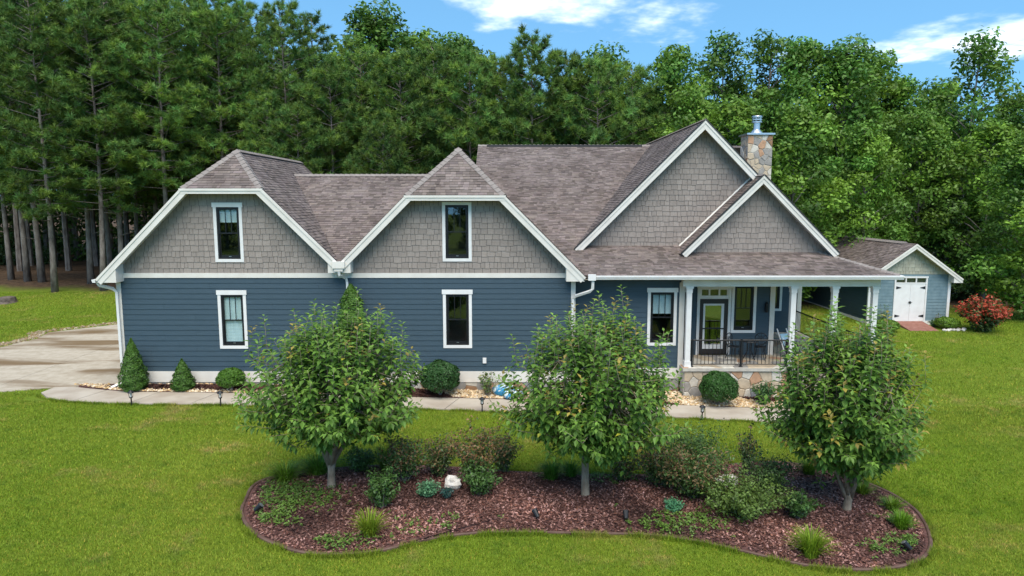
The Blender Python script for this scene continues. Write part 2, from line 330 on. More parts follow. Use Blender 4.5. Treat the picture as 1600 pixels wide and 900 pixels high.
# the outline is not convex: cut cells against it by its fan of convex pieces
dpieces = [[(-13.25, 22.95), (-13.25, 29.2), (-22.3, 29.2), (-24.5, 28.4), (-42, 28.0), (-42, 21.2), (-17.0, 22.4), (-15.6, 22.9)], [(-13.25, 29.2), (-13.25, 36.2), (-20.2, 35.2), (-22.4, 32.9), (-21.9, 31.3), (-22.25, 29.2)]]
for pc in dpieces:
    pc = pc[::-1] if area(pc) < 0 else pc
    for i in range(6):
        for j in range(4):
            s0 = 0.008
            cell = [(dj[i] + s0 - 0.0, dcut[j] + s0), (dj[i + 1] - s0, dcut[j] + s0), (dj[i + 1] - s0, dcut[j + 1] - s0), (dj[i] + s0, dcut[j + 1] - s0)]
            q = cell
            for k_ in range(len(pc)):
                (x0, y0), (x1, y1) = pc[k_], pc[(k_ + 1) % len(pc)]
            q = clip_convex(pc, cell)
            if len(q) > 2 and abs(area(q)) > 0.05: slab('concrete_slab', q, drv, md)
wlk = link('front_walk', bpy.data.meshes.new('front_walk'), None, kind='structure'); BASE[wlk] = (0, 0, 0)
def lerp_path(P, x):
    for (x0, y0), (x1, y1) in zip(P[:-1], P[1:]):
        if x0 <= x <= x1: return y0 + (y1 - y0) * (x - x0) / (x1 - x0)
    return P[-1][1]
jt = [-15.55, -13.9, -12.0, -10.05, -8.1, -6.1, -4.1, -2.1, 0.0, 2.0, 4.0, 6.0, 7.6, 9.2, 10.8]
for a, c in zip(jt[:-1], jt[1:]):
    xs_ = np.linspace(a + 0.012, c - 0.012, 4); lean = 0.35 if a > -15 else 0
    f_ = [(x, lerp_path(WALK_F, x)) for x in xs_]; sh_ = [(lean if a > -15 else 0.35 * (x - a) / (c - a)) if c < 10 else 0.35 * (c - x) / (c - a) for x in xs_]; b_ = [(x + q, lerp_path(WALK_B, x + q)) for x, q in zip(xs_, sh_)]
    slab('walk_slab', f_ + b_[::-1], wlk, M_WALK, 0.05)

# planting bed: mound of mulch
mb = MB(); nb = len(BED); rings = [1.0, 0.9, 0.75, 0.55, 0.35, 0.15]
vs = []
for r in rings:
    for x, y in BED:
        px, py = BC[0] + (x - BC[0]) * r, BC[1] + (y - BC[1]) * r; vs.append((px, py, bz(px, py)))
vs.append((*BC, bz(*BC)))
fs = [(i * nb + j, i * nb + (j + 1) % nb, (i + 1) * nb + (j + 1) % nb, (i + 1) * nb + j) for i in range(len(rings) - 1) for j in range(nb)] + [((len(rings) - 1) * nb + j, (len(rings) - 1) * nb + (j + 1) % nb, len(vs) - 1) for j in range(nb)]
fs = [f_[::-1] for f_ in fs] if area(BED) < 0 else fs
mb.add(vs, fs); bedo = part('planting_bed', mb, M_MULCH, kind='structure', smooth=True)
def chips(name, px, py, pz, lmin, lmax, pal, m):
    n = len(px); l = rng.uniform(lmin, lmax, n) / 2; wd = l * rng.uniform(0.3, 0.6, n); a = rng.uniform(0, 6.283, n); ti = rng.normal(0, 0.35, n); tj = rng.normal(0, 0.35, n)
    U = np.c_[np.cos(a), np.sin(a), ti] * l[:, None]; W = np.c_[-np.sin(a), np.cos(a), tj] * wd[:, None]; C = np.c_[px, py, pz]
    V = np.stack([C - U - W, C + U - W * 0.7, C + U * 0.9 + W, C - U * 0.8 + W], 1).reshape(-1, 3)
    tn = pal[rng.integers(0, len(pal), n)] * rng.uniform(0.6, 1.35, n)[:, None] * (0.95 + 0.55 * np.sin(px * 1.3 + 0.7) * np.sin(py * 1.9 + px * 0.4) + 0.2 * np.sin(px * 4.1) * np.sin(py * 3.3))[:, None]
    return link(name, npmesh(name, V, 4, tn), m, kind='stuff')
n = 120000; px = rng.uniform(-5.9, 8.9, n); py = rng.uniform(11.9, 17.3, n); k = bedr(px, py) < 0.985; px, py = px[k], py[k]
pal = np.array([(0.5, 0.42, 0.42), (0.9, 0.9, 0.9), (1.3, 1.3, 1.3), (1.0, 0.8, 0.7), (2.0, 2.2, 2.2), (0.6, 0.5, 0.5), (1.4, 1.3, 1.1), (2.2, 2.5, 2.6), (0.5, 0.42, 0.42), (0.7, 0.65, 0.6), (2.8, 3.3, 3.6)])
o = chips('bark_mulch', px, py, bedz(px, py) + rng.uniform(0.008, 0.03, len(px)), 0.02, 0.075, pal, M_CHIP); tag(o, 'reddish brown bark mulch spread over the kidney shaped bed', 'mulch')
mb = MB(); eo = [(x, y) for x, y in BED]
def ring(P, wdt, z0, z1):
    n = len(P); pts = []
    for i in range(n):
        a, c = np.array(P[i - 1]), np.array(P[(i + 1) % n]); d = c - a; d /= np.linalg.norm(d); nn = np.array((d[1], -d[0])); q = np.array(P[i])
        gg = gz(*q)
        for off, zz in ((-wdt, z0), (-wdt, z1 * 0.8), (-wdt * 0.5, z1), (wdt * 0.5, z1), (wdt, z1 * 0.8), (wdt, z0)):
            p = q + nn * off; pts.append((p[0], p[1], gg + zz))
    k = 6
    return pts, [(i * k + j, i * k + (j + 1) % k, ((i + 1) % n) * k + (j + 1) % k, ((i + 1) % n) * k + j) for i in range(n) for j in range(k)]
mb.add(*ring(eo, 0.034, -0.1, 0.065)); tag(part('bed_edging', mb, M_EDGING, smooth=False), 'brown curved border edging around the mulched tree bed', 'edging')

# foundation bed: pebbles and dark mulch in front of the walls
def strip(name, poly, m, h):
    mb = MB(); mb.prism_z(poly, lambda x, y: gz(x, y) - 0.1, lambda x, y: gz(x, y) + h + 0.10 * min(1, max(0, (y - 22.2)))); return part(name, mb, m, kind='structure')
fb = [strip('foundation_bed', [(x0, lerp_path(WALK_B, x0)), (x1, lerp_path(WALK_B, x1)), (x1, 23.0 if x1 < 2.2 else 23.45 if x1 < 5.8 else 22.95), (x0, 23.0 if x1 < 2.2 else 23.45 if x1 < 5.8 else 22.95)], M_MULCH, 0.045) for x0, x1 in zip([-14.7, -13.2, -11, -8.4, -6, -3.1, 0, 2.1, 4.0, 5.8, 7.6], [-13.2, -11, -8.4, -6, -3.1, 0, 2.1, 4.0, 5.8, 7.6, 9.45])]
bm_ = fb[0]
for o in fb[1:]: o.parent = bm_; del o['kind']; o.name = 'bed_section'
n = 15000; px = rng.uniform(-14.9, 9.4, n); py = rng.uniform(21.85, 23.4, n); yb = np.interp(px, [p[0] for p in WALK_B], [p[1] for p in WALK_B]); yt = np.where(px < 2.15, 22.97, np.where(px < 5.8, 23.42, 22.93))
k = (py > yb + 0.02) & (py < yt); px, py, yb = px[k], py[k], yb[k]
pz = g(px, py) + 0.06 + 0.10 * np.clip(py - 22.2, 0, 1)
dark = (px < -5) & (px > -14.1 + 0.6 * rng.random(len(px))) & (py > yb + 0.10 + 0.18 * rng.random(len(px))) & (py < 22.93)
dark |= (px > -5) & (np.sin(px * 1.7) + np.sin(px * 0.9 + py * 3) > 0.9)
o = chips('foundation_mulch', np.repeat(px[dark], 3) + rng.normal(0, 0.05, dark.sum() * 3), np.clip(np.repeat(py[dark], 3) + rng.normal(0, 0.03, dark.sum() * 3), 21.9, 23.4), np.repeat(pz[dark], 3) + 0.01, 0.04, 0.1, pal[[0, 1, 3, 5]] * 0.8, M_CHIP); tag(o, 'dark red mulch in the strip along the garage wall', 'mulch')
def pebbles(name, px, py, pz, smin, smax, lab, dim=1.0):
    n = len(px); s = rng.uniform(smin, smax, n); base = np.array([(1, 0, 0), (0.3, 0.9, 0), (-0.8, 0.6, 0), (-0.8, -0.6, 0), (0.3, -0.9, 0)], float)
    a = rng.uniform(0, 6.283, n); ca, sa = np.cos(a), np.sin(a)
    rg = np.stack([np.c_[(b_[0] * ca - b_[1] * sa) * s, (b_[0] * sa + b_[1] * ca) * s * 0.8, np.zeros(n)] for b_ in base], 1) + np.c_[px, py, pz][:, None, :]
    top = np.c_[px, py, pz + s * 0.7]
    tris = np.stack([np.stack([rg[:, i], rg[:, (i + 1) % 5], top], 1) for i in range(5)], 1).reshape(-1, 3)
    pl = np.array([(1, 1, 1), (1.3, 1.35, 1.4), (1.1, 0.95, 0.8), (0.7, 0.65, 0.6), (1.5, 1.6, 1.9), (0.9, 0.75, 0.5)]); tn = np.repeat(pl[rng.integers(0, 6, n)] * dim * rng.uniform(0.7, 1.2, n)[:, None], 5, 0)
    o = link(name, npmesh(name, tris, 3, tn), M_PEBBLE, kind='stuff'); return tag(o, lab, 'gravel')
pebbles('river_gravel', px[~dark], py[~dark], pz[~dark], 0.03, 0.07, 'tan and cream pebbles along the house foundation')
n = 900; tt = rng.random(n); P_ = np.array([(-24.5, 28.4), (-22.4, 29.4), (-22.0, 31.2), (-22.6, 32.9), (-20.3, 35.4), (-13.5, 36.5)]); ii = rng.integers(0, 5, n)
q = P_[ii] + (P_[ii + 1] - P_[ii]) * tt[:, None] + rng.normal(0, 0.16, (n, 2)) + np.array([-0.3, 0.2])
pebbles('drive_gravel', q[:, 0], q[:, 1], g(q[:, 0], q[:, 1]) + 0.0, 0.05, 0.13, 'loose stones along the back edge of the driveway', 0.5)

# ------------------------------------------------------------------ wall builders
def rect_minus(r, holes):
    out = [r]
    for hx0, hx1, hz0, hz1 in holes:
        nw = []
        for x0, x1, z0, z1 in out:
            if hx1 <= x0 or hx0 >= x1 or hz1 <= z0 or hz0 >= z1: nw.append((x0, x1, z0, z1)); continue
            if hx0 > x0: nw.append((x0, hx0, z0, z1))
            if hx1 < x1: nw.append((hx1, x1, z0, z1))
            a, c = max(x0, hx0), min(x1, hx1)
            if hz0 > z0 + 1e-4: nw.append((a, c, z0, hz0))
            if hz1 < z1 - 1e-4: nw.append((a, c, hz1, z1))
        out = nw
    return out
def siding_wall(parent, x0, x1, z0, z1, y, holes=(), m=M_BLUE, th=0.12, step=0.178):
    mb = MB()
    for r in rect_minus((x0, x1, z0, z1), holes): mb.box(r[0], r[1], y, y + th, r[2], r[3])
    wl = part('wall', mb, m, parent)
    z = z0
    while z < z1 - 0.01:
        zt = min(z + step, z1)
        for a, c, e, f_ in rect_minus((x0, x1, z, zt), holes):
            if c - a < 0.02: continue
            js = [a]; xj = x0 + 3.66 * ((int(z * 997) % 7) / 7 + 0.1)
            while xj < c - 0.4:
                if xj > a + 0.4: js.append(xj)
                xj += 3.66
            js.append(c)
            for a, c in [(p_ + (0.002 if i_ else 0), q_ - 0.002) for i_, (p_, q_) in enumerate(zip(js[:-1], js[1:]))]:
              pb = MB(); d0 = 0.006 + 0.016 * (zt - e) / step; d1 = 0.006 + 0.016 * (zt - f_) / step
              pb.prism_x([(y - d0, e), (y - 0.001, e), (y - 0.001, f_), (y - d1 + 0.0, f_)][::-1], a, c); part('siding_plank', pb, m, wl)
        z = zt
    return wl
def side_wall(parent, x, y0, y1, z0, z1, m, face=1, step=0.178, th=0.12):
    mb = MB(); mb.box(min(x, x - face * th), max(x, x - face * th), y0, y1, z0, z1); wl = part('wall', mb, m, parent)
    z = z0
    while z < z1 - 0.01:
        zt = min(z + step, z1); pb = MB(); pl = [(x + face * 0.022, z), (x + face * 0.001, z), (x + face * 0.001, zt), (x + face * 0.006, zt)]
        if face > 0: pl = pl[::-1]
        pb.prism_y(pl[::-1], y0, y1); part('siding_plank', pb, m, wl); z = zt
    return wl
SHK = []
def shakes(parent, poly, y, m, holes=(), row=0.188, wmin=0.13, wmax=0.33, th=0.12):
    """poly (x,z) ccw; returns wall part; shakes collected in SHK"""
    mb = MB(); pcs = [poly]
    for h in holes:
        mid = clip(clip(poly, -1, 0, -h[0]), 1, 0, h[1]); pcs = [clip(poly, 1, 0, h[0]), clip(poly, -1, 0, -h[1]), clip(mid, 0, 1, h[2]), clip(mid, 0, -1, -h[3])]
    for q in pcs:
        if len(q) > 2: mb.prism_y(q, y, y + th)
    wl = part('gable_wall', mb, m, parent)
    xs_ = [p[0] for p in poly]; zs_ = [p[1] for p in poly]; z = min(zs_); rnd = random.Random(int(abs(y * 100) + abs(xs_[0] * 10)))
    while z < max(zs_):
        x = min(xs_) - rnd.random() * 0.3
        while x < max(xs_):
            wd = rnd.choice([0.12, 0.15, 0.18, 0.22, 0.27]); dz = rnd.choice([0, 0.0, 0.014, 0.028]); q = [(x + 0.005, z - dz), (x + wd - 0.005, z - dz), (x + wd - 0.005, z + row - 0.002), (x + 0.005, z + row - 0.002)]
            full = q; c = clip_convex(q, poly)
            cs = [c] if len(c) > 2 else []
            for h in holes:
                nx_ = []
                for c_ in cs:
                    for a_, b_, d_ in ((1, 0, h[0]), (-1, 0, -h[1])): 
                        k_ = clip(c_, a_, b_, d_)
                        if len(k_) > 2: nx_.append(k_)
                    mid = clip(clip(c_, -1, 0, -h[0]), 1, 0, h[1])
                    if len(mid) > 2:
                        for a_, b_, d_ in ((0, 1, h[2]), (0, -1, -h[3])):
                            k_ = clip(mid, a_, b_, d_)
                            if len(k_) > 2: nx_.append(k_)
                cs = nx_
            for c_ in cs:
                if abs(area(c_)) < 0.0012: continue
                SHK.append((wl, m, y, z, c_, rnd.uniform(0.9, 1.1), abs(area(c_) - area(full)) < 1e-4, wd, x, dz, row))
            x += wd
        z += row
    return wl
def shake_geo(mb, y, z, row, c, tone):
    d = lambda zz: 0.006 + 0.014 * (1 - (zz - z) / row)
    n = len(c); tn = (tone, tone * 0.995, tone * 0.985)
    mb.add([(x, y - d(zz), zz) for x, zz in c] + [(x, y - 0.001, zz) for x, zz in c], [tuple(range(n))] + [(i, i + n, (i + 1) % n + n, (i + 1) % n) for i in range(n)], tn)
def flush_shakes(limit):
    cache = {}; rest = {}; cnt = 0
    for wl, m, y, z, c, tone, full, wd, x, dz, row in SHK:
        if full and cnt < limit:
            tq = round((tone - 0.9) / 0.05); key = (m.name, wd, dz, tq)
            if key not in cache:
                mb = MB(); shake_geo(mb, 0, 0, row, [(0.005, -dz), (wd - 0.005, -dz), (wd - 0.005, row - 0.002), (0.005, row - 0.002)], 0.9 + tq * 0.05); me = mb.mesh('shake'); me.materials.append(m); cache[key] = me
            B = BASE[wl]; link('shake', cache[key], m, wl, loc=(x - B[0], y - B[1], z - B[2])); cnt += 1
        else:
            mb = rest.setdefault(wl, (MB(), m))[0]; shake_geo(mb, y, z, row, c, tone)
    for wl, (mb, m) in rest.items(): part('shake_field', mb, m, wl, kind='stuff')
    SHK.clear()
def shingles(parent, pts, ref_eave, m=M_SHINGLE, e=0.125, name='shingle_field', seed=1):
    """pts: 3D convex polygon; ref_eave: (p,q) two 3D points giving eave direction; covered with stepped tabs"""
    rnd = random.Random(seed); P_ = [Vector(p) for p in pts]; o = Vector(ref_eave[0]); u = (Vector(ref_eave[1]) - o).normalized()
    nrm = (P_[1] - P_[0]).cross(P_[2] - P_[0]).normalized()
    if nrm.z < 0: nrm = -nrm
    v = nrm.cross(u).normalized()
    if v.z < 0: v = -v; u = -u
    q = [((p - o).dot(u), (p - o).dot(v)) for p in P_]
    if area(q) < 0: q = q[::-1]
    vmin, vmax = min(p[1] for p in q), max(p[1] for p in q); mb = MB(); vv = vmin
    while vv < vmax - 0.02:
        rowp = clip_convex([(-100, vv), (100, vv), (100, vv + e), (-100, vv + e)], q)
        if len(rowp) > 2:
            umin, umax = min(p[0] for p in rowp), max(p[0] for p in rowp); x = umin - rnd.random() * 0.3
            while x < umax:
                wd = rnd.choice([0.10, 0.14, 0.18, 0.22, 0.3]); lift = rnd.choice([0.008, 0.012, 0.02]); c = clip_convex([(x, vv), (x + wd - 0.006, vv), (x + wd - 0.006, vv + e), (x, vv + e)], rowp)
                if len(c) > 2:
                    tn = rnd.choice([0.70, 0.80, 0.92, 1.0, 1.05, 1.14, 1.24]); tone = (tn, tn * rnd.uniform(0.96, 1.0), tn * rnd.uniform(0.95, 1.02))
                    vs = [o + u * a + v * b_ + nrm * (0.012 + lift * (1 - (b_ - vv) / e)) for a, b_ in c]; n_ = len(c); fs = [tuple(range(n_))]
                    lo = [o + u * a + v * b_ + nrm * 0.004 for a, b_ in c]
                    for i in range(n_):
                        j = (i + 1) % n_
                        if abs(c[i][1] - vv) < 1e-6 and abs(c[j][1] - vv) < 1e-6: fs.append((i, i + n_, j + n_, j))
                    mb.add(vs + lo, fs, tone)
                x += wd
        vv += e
    return part(name, mb, m, parent, kind='stuff')
def roof_slab(parent, pts, eave, th=0.1, seed=1, sh=True):
    P_ = [Vector(p) for p in pts]; nrm = (P_[1] - P_[0]).cross(P_[2] - P_[0]).normalized()
    if nrm.z < 0: P_ = P_[::-1]; nrm = -nrm
    n_ = len(P_); mb = MB(); mb.add(P_ + [p - nrm * th for p in P_], [tuple(range(n_)), tuple(range(2 * n_ - 1, n_ - 1, -1))] + [(i, i + n_, (i + 1) % n_ + n_, (i + 1) % n_) for i in range(n_)])
    r = part('roof', mb, M_SHINGLE_BASE, parent)
    if sh: shingles(r, pts, eave, seed=seed)
    return r
M_SHINGLE_BASE = mat('shingle_under', (0.10, 0.08, 0.075), 0.95, (0.13, 0.105, 0.1), 3)
def cap_line(parent, a, b_, wd=0.14, step=0.2):
    """ridge or hip cap made of overlapping bent pieces"""
    a, b_ = Vector(a), Vector(b_); d = (b_ - a); Ln = d.length; d.normalize(); s = d.cross(Vector((0, 0, 1))).normalized(); up = s.cross(d); mb = MB(); k = int(Ln / step); rnd = random.Random(int(Ln * 100))
    for i in range(k):
        p, q = a + d * (Ln * i / k), a + d * (Ln * (i + 1) / k + 0.03); tn = rnd.uniform(0.85, 1.15)
        z0, z1 = 0.055, 0.04
        vs = [p - s * wd - up * (wd * 0.62) + up * z0, p + up * (z0 + 0.01), p + s * wd - up * (wd * 0.62) + up * z0, q - s * wd - up * (wd * 0.62) + up * z1, q + up * z1, q + s * wd - up * (wd * 0.62) + up * z1]
        mb.add(vs, [(0, 1, 4, 3), (1, 2, 5, 4), (0, 3, 5, 2), (0, 2, 1), (3, 4, 5)], (tn, tn, tn))
    return part('ridge_cap', mb, M_CAP, parent)
def rake(parent, p0, p1, y, wd=0.24, th=0.05, edge=True, depth=0.4):
    """sloping white board from p0 to p1 (x,z: roof surface points), face at y; soffit behind it to y+depth"""
    (x0, z0), (x1, z1) = p0, p1; L_ = math.hypot(x1 - x0, z1 - z0); nx_, nz_ = (z1 - z0) / L_, -(x1 - x0) / L_
    if nz_ > 0: nx_, nz_ = -nx_, -nz_
    def poly(a, c):
        pl = [(x0 + nx_ * a, z0 + nz_ * a), (x1 + nx_ * a, z1 + nz_ * a), (x1 + nx_ * c, z1 + nz_ * c), (x0 + nx_ * c, z0 + nz_ * c)]
        return pl if area(pl) > 0 else pl[::-1]
    mb = MB(); mb.prism_y(poly(0.0, wd), y - th, y - 0.002); part('rake_board', mb, M_TRIM, parent)
    mb = MB(); mb.prism_y(poly(0.0, 0.075), y - th - 0.022, y - th - 0.001); part('rake_trim', mb, M_TRIM, parent)
    if edge: mb = MB(); mb.prism_y(poly(-0.045, -0.002), y - th - 0.035, y + 0.02); part('drip_edge', mb, M_DARKEDGE, parent)
    mb = MB(); mb.prism_y(poly(0.11, 0.135), y + 0.001, y + depth); part('soffit', mb, M_TRIM, parent)
def window(parent, x0, x1, z0, z1, y, blind=None, m_grid=3, trim=0.1, head=0.15, ears=0.03, meet=0.5, sill=True):
    """x0..x1,z0..z1 outer trim; y wall face; returns opening rect"""
    ox0, ox1, oz0, oz1 = x0 + trim, x1 - trim, z0 + trim, z1 - head
    f = 0.055; mb = MB(); yb, yf = y + 0.06, y - 0.012
    mb.box(ox0, ox0 + f, yf, yb, oz0, oz1); mb.box(ox1 - f, ox1, yf, yb, oz0, oz1); mb.box(ox0 + f, ox1 - f, yf, yb, oz1 - f, oz1); mb.box(ox0 + f, ox1 - f, yf, yb, oz0, oz0 + f)
    wn = part('window', mb, M_BLACK, parent)
    mb = MB(); mb.box(x0, ox0, y - 0.04, y + 0.01, z0, z1 - head); mb.box(ox1, x1, y - 0.04, y + 0.01, z0, z1 - head); mb.box(ox0, ox1, y - 0.04, y + 0.01, z0, oz0); part('casing', mb, M_WHITE, wn)
    mb = MB(); mb.box(x0 - ears, x1 + ears, y - 0.055, y + 0.01, z1 - head + 0.001, z1); part('head_casing', mb, M_WHITE, wn)
    zm = oz0 + (oz1 - oz0) * meet; a, c = ox0 + f, ox1 - f; s = 0.035
    for nm, e, h, yy in (('upper_sash', zm - 0.02, oz1 - f, y + 0.005), ('lower_sash', oz0 + f, zm + 0.02, y + 0.03)):
        mb = MB(); mb.box(a, a + s, yy, yy + 0.024, e, h); mb.box(c - s, c, yy, yy + 0.024, e, h); mb.box(a + s, c - s, yy, yy + 0.024, h - s, h); mb.box(a + s, c - s, yy, yy + 0.024, e, e + (s if nm[0] == 'u' else 0.075)); part(nm, mb, M_BLACK, wn)
        if nm[0] == 'u':
            wpane = (c - a - 2 * s)
            for i in range(1, m_grid):
                xm = a + s + wpane * i / m_grid; mb = MB(); mb.box(xm - 0.011, xm + 0.011, yy + 0.002, yy + 0.02, e + s, h - s); part('muntin', mb, M_BLACK, wn)
            for i in range(m_grid):
                mb = MB(); mb.box(a + s + wpane * i / m_grid, a + s + wpane * (i + 1) / m_grid, yy + 0.0205, yy + 0.0235, e + s, h - s); part('pane', mb, M_GLASS, wn)
        else:
            mb = MB(); mb.box(a + s, c - s, yy + 0.01, yy + 0.014, e + 0.075, h - s); part('pane', mb, M_GLASS, wn)
            mb = MB(); mb.box((a + c) / 2 - 0.04, (a + c) / 2 + 0.04, yy - 0.012, yy - 0.001, e + 0.02, e + 0.035); part('sash_lift', mb, M_METAL, wn)
    mb = MB(); d = 1.6
    X0, X1, Z0, Z1 = ox0 - 0.5, ox1 + 0.5, oz0 - 0.6, oz1 + 0.15
    mb.add([(X0, y + 0.13, Z0), (X1, y + 0.13, Z0), (X1, y + 0.13, Z1), (X0, y + 0.13, Z1), (X0, y + d, Z0), (X1, y + d, Z0), (X1, y + d, Z1), (X0, y + d, Z1)], [(4, 5, 6, 7), (0, 4, 7, 3), (1, 2, 6, 5), (3, 7, 6, 2), (0, 1, 5, 4)]); part('room_interior', mb, M_ROOM, wn)
    if blind:
        mb = MB(); zb = oz1 - (oz1 - oz0) * blind
        k = int((oz1 - f - zb) / 0.05)
        for i in range(k):
            z = oz1 - f - 0.05 * i; mb.prism_x([(y + 0.085, z - 0.052), (y + 0.09, z - 0.052), (y + 0.10, z), (y + 0.095, z)], a, c)
        part('blind', mb, M_BLIND, wn)
    return (ox0, ox1, oz0, oz1)
def pipe_box(parent, pts, wd=0.075, name='downspout'):
    mb = MB(); mb.tube(pts, wd * 0.72, 4); return part(name, mb, M_WHITE, parent)
def stones_on(parent, u0, u1, v0, v1, size, fn, depth, seed, name='stone', weights=(0, 1, 2, 3, 4, 5), gap=0.006):
    """irregular stones on a rectangle; fn(u,v,d) -> world point, d = height above the wall"""
    rnd = random.Random(seed); nu, nv = max(1, round((u1 - u0) / size)), max(1, round((v1 - v0) / size)); sd = []; tries = 0
    while len(sd) < nu * nv * 1.25 and tries < 4000:
        tries += 1; p = (rnd.uniform(u0, u1), rnd.uniform(v0, v1))
        if all(math.hypot(p[0] - q[0], (p[1] - q[1]) * 0.75) > size * 0.52 for q in sd): sd.append(p)
    for i, p in enumerate(sd):
        q = [(u0, v0), (u1, v0), (u1, v1), (u0, v1)]
        for j, r in enumerate(sd):
            if i != j and math.dist(p, r) < size * 4: q = clip(q, r[0] - p[0], r[1] - p[1], (r[0] ** 2 + r[1] ** 2 - p[0] ** 2 - p[1] ** 2) / 2 - gap * math.dist(p, r))
            if len(q) < 3: break
        if len(q) < 3 or abs(area(q)) < 0.004: continue
        c = (sum(a for a, _ in q) / len(q), sum(b_ for _, b_ in q) / len(q)); q2 = [(c[0] + (a - c[0]) * 0.88, c[1] + (b_ - c[1]) * 0.88) for a, b_ in q]; n_ = len(q); d = depth * rnd.uniform(0.6, 1.2)
        mb = MB(); mb.add([fn(a, b_, 0) for a, b_ in q] + [fn(a, b_, d * 0.6) for a, b_ in q] + [fn(a, b_, d) for a, b_ in q2], [tuple(2 * n_ + k_ for k_ in range(n_))] + [(k_, (k_ + 1) % n_, n_ + (k_ + 1) % n_, n_ + k_) for k_ in range(n_)] + [(n_ + k_, n_ + (k_ + 1) % n_, 2 * n_ + (k_ + 1) % n_, 2 * n_ + k_) for k_ in range(n_)])
        part(name, mb, STONES[rnd.choice(weights)], parent)

# ------------------------------------------------------------------ the house
H = thing('house', 'blue and grey two gabled house with white trim and a stone chimney', 'house', (0, 23, 0))
# openings (outer trim)
hA_l = window(H, -9.88, -8.93, 1.36, 3.35, 23, blind=1.0); hB_l = window(H, -2.32, -1.35, 1.38, 3.37, 23, blind=0.06)
hA_u = window(H, -9.88, -8.93, 4.30, 6.27, 23, blind=0.30); hB_u = window(H, -2.31, -1.34, 4.32, 6.29, 23, blind=0.05, ears=0.0, head=0.1)
siding_wall(H, -13.12, 2.02, 0.57, 3.77, 23, (hA_l, hB_l))
shakes(H, [(-13.15, 3.92), (-5.66, 3.92), (-5.66, 4.14), (-8.115, 6.6), (-10.675, 6.6), (-13.15, 4.12)], 23, M_SHAKE, (hA_u,))
shakes(H, [(-5.66, 3.92), (2.05, 3.92), (2.05, 4.06), (-0.285, 6.42), (-3.405, 6.42), (-5.66, 4.14)], 23, M_SHAKE, (hB_u,))
flush_shakes(300)
hF = window(H, 4.66, 5.66, 1.36, 3.37, 23.5, blind=0.45)
siding_wall(H, 2.1, 5.78, 0.57, 3.72, 23.5, (hF,))
hP = window(H, 8.02, 8.92, 1.52, 3.40, 25, blind=None); DO = (6.86, 7.90, 0.70, 3.18)
siding_wall(H, 5.78, 9.52, 0.70, 3.72, 25, (hP, DO))
hR = window(H, 10.65, 11.62, 1.62, 3.42, 29.5, blind=None)
siding_wall(H, 9.52, 12.4, 0.70, 3.72, 29.5, (hR,))
side_wall(H, -13.15, 23.0, 31.0, 0.2, 4.1, M_BLUE, -1); side_wall(H, 5.78, 23.62, 25.0, 0.2, 3.72, M_BLUE, 1); side_wall(H, 9.52, 25.12, 29.5, 0.7, 3.72, M_BLUE, 1); side_wall(H, 12.4, 29.62, 40, 0.2, 4.6, M_BLUE, 1); side_wall(H, 2.05, 23.12, 23.5, 0.2, 3.77, M_BLUE, 1)
mb = MB(); mb.box(-13.15, -5.0, 31.0, 31.12, 0, 5.4); mb.box(-5.0, 12.3, 40, 40.12, 0, 4.9); mb.box(-5.12, -5.0, 31.12, 40, 0, 5.0); part('rear_wall', mb, M_BLUE, H)
shakes(H, [(2.49, 4.66), (11.07, 4.66), (6.78, 8.98)], 25.2, M_SHAKE); shakes(H, [(6.06, 4.46), (11.34, 4.46), (8.7, 7.05)], 24.6, M_SHAKE); flush_shakes(0)
# roofs
r = roof_slab(H, [(-13.65, 22.55, 3.765), (-10.695, 22.55, 6.72), (-9.395, 24, 8.02), (-9.395, 31.2, 8.02), (-13.65, 31.2, 3.765)], ((-13.65, 22.55, 3.765), (-13.65, 31, 3.765)), seed=1)
r = roof_slab(H, [(-8.095, 22.55, 6.72), (-5.6, 22.55, 4.225), (-5.6, 31.2, 4.225), (-9.395, 31.2, 8.02), (-9.395, 24, 8.02)], ((-5.6, 22.55, 4.225), (-5.6, 31, 4.225)), seed=2)
cap_line(r, (-9.395, 24, 8.02), (-9.395, 31.2, 8.02)); cap_line(r, (-8.095, 22.55, 6.72), (-9.395, 24, 8.02)); cap_line(r, (-10.695, 22.55, 6.72), (-9.395, 24, 8.02))
r = roof_slab(H, [(-10.695, 22.55, 6.72), (-8.095, 22.55, 6.72), (-9.395, 24, 8.02)], ((-10.695, 22.55, 6.72), (-8.095, 22.55, 6.72)), seed=3)
r = roof_slab(H, [(-5.66, 22.55, 4.285), (-8.9, 28, 7.34), (-2.4, 28, 7.34)], ((-8, 22.55, 4.285), (-2, 22.55, 4.285)), seed=4); cap_line(r, (-8.7, 28, 7.34), (-2.6, 28, 7.34))
roof_slab(H, [(-8.9, 28, 7.34), (-2.4, 28, 7.34), (-2.4, 31.2, 5.5), (-8.9, 31.2, 5.5)], None, sh=False)
r = roof_slab(H, [(-5.72, 22.55, 4.225), (-3.445, 22.55, 6.5), (-1.845, 24.2, 8.1), (-1.845, 32, 8.1), (-5.72, 32, 4.225)], ((-5.72, 22.55, 4.225), (-5.72, 31, 4.225)), seed=5)
r = roof_slab(H, [(2.425, 22.55, 3.83), (-0.245, 22.55, 6.5), (-1.845, 24.2, 8.1), (-1.845, 32, 8.1), (2.425, 32, 3.83)], ((2.425, 22.55, 3.83), (2.425, 31, 3.83)), seed=6)
cap_line(r, (-1.845, 24.2, 8.1), (-1.845, 32, 8.1)); cap_line(r, (-0.245, 22.55, 6.5), (-1.845, 24.2, 8.1)); cap_line(r, (-3.445, 22.55, 6.5), (-1.845, 24.2, 8.1))
r = roof_slab(H, [(-3.445, 22.55, 6.5), (-0.245, 22.55, 6.5), (-1.845, 24.2, 8.1)], ((-3.445, 22.55, 6.5), (-0.245, 22.55, 6.5)), seed=7)
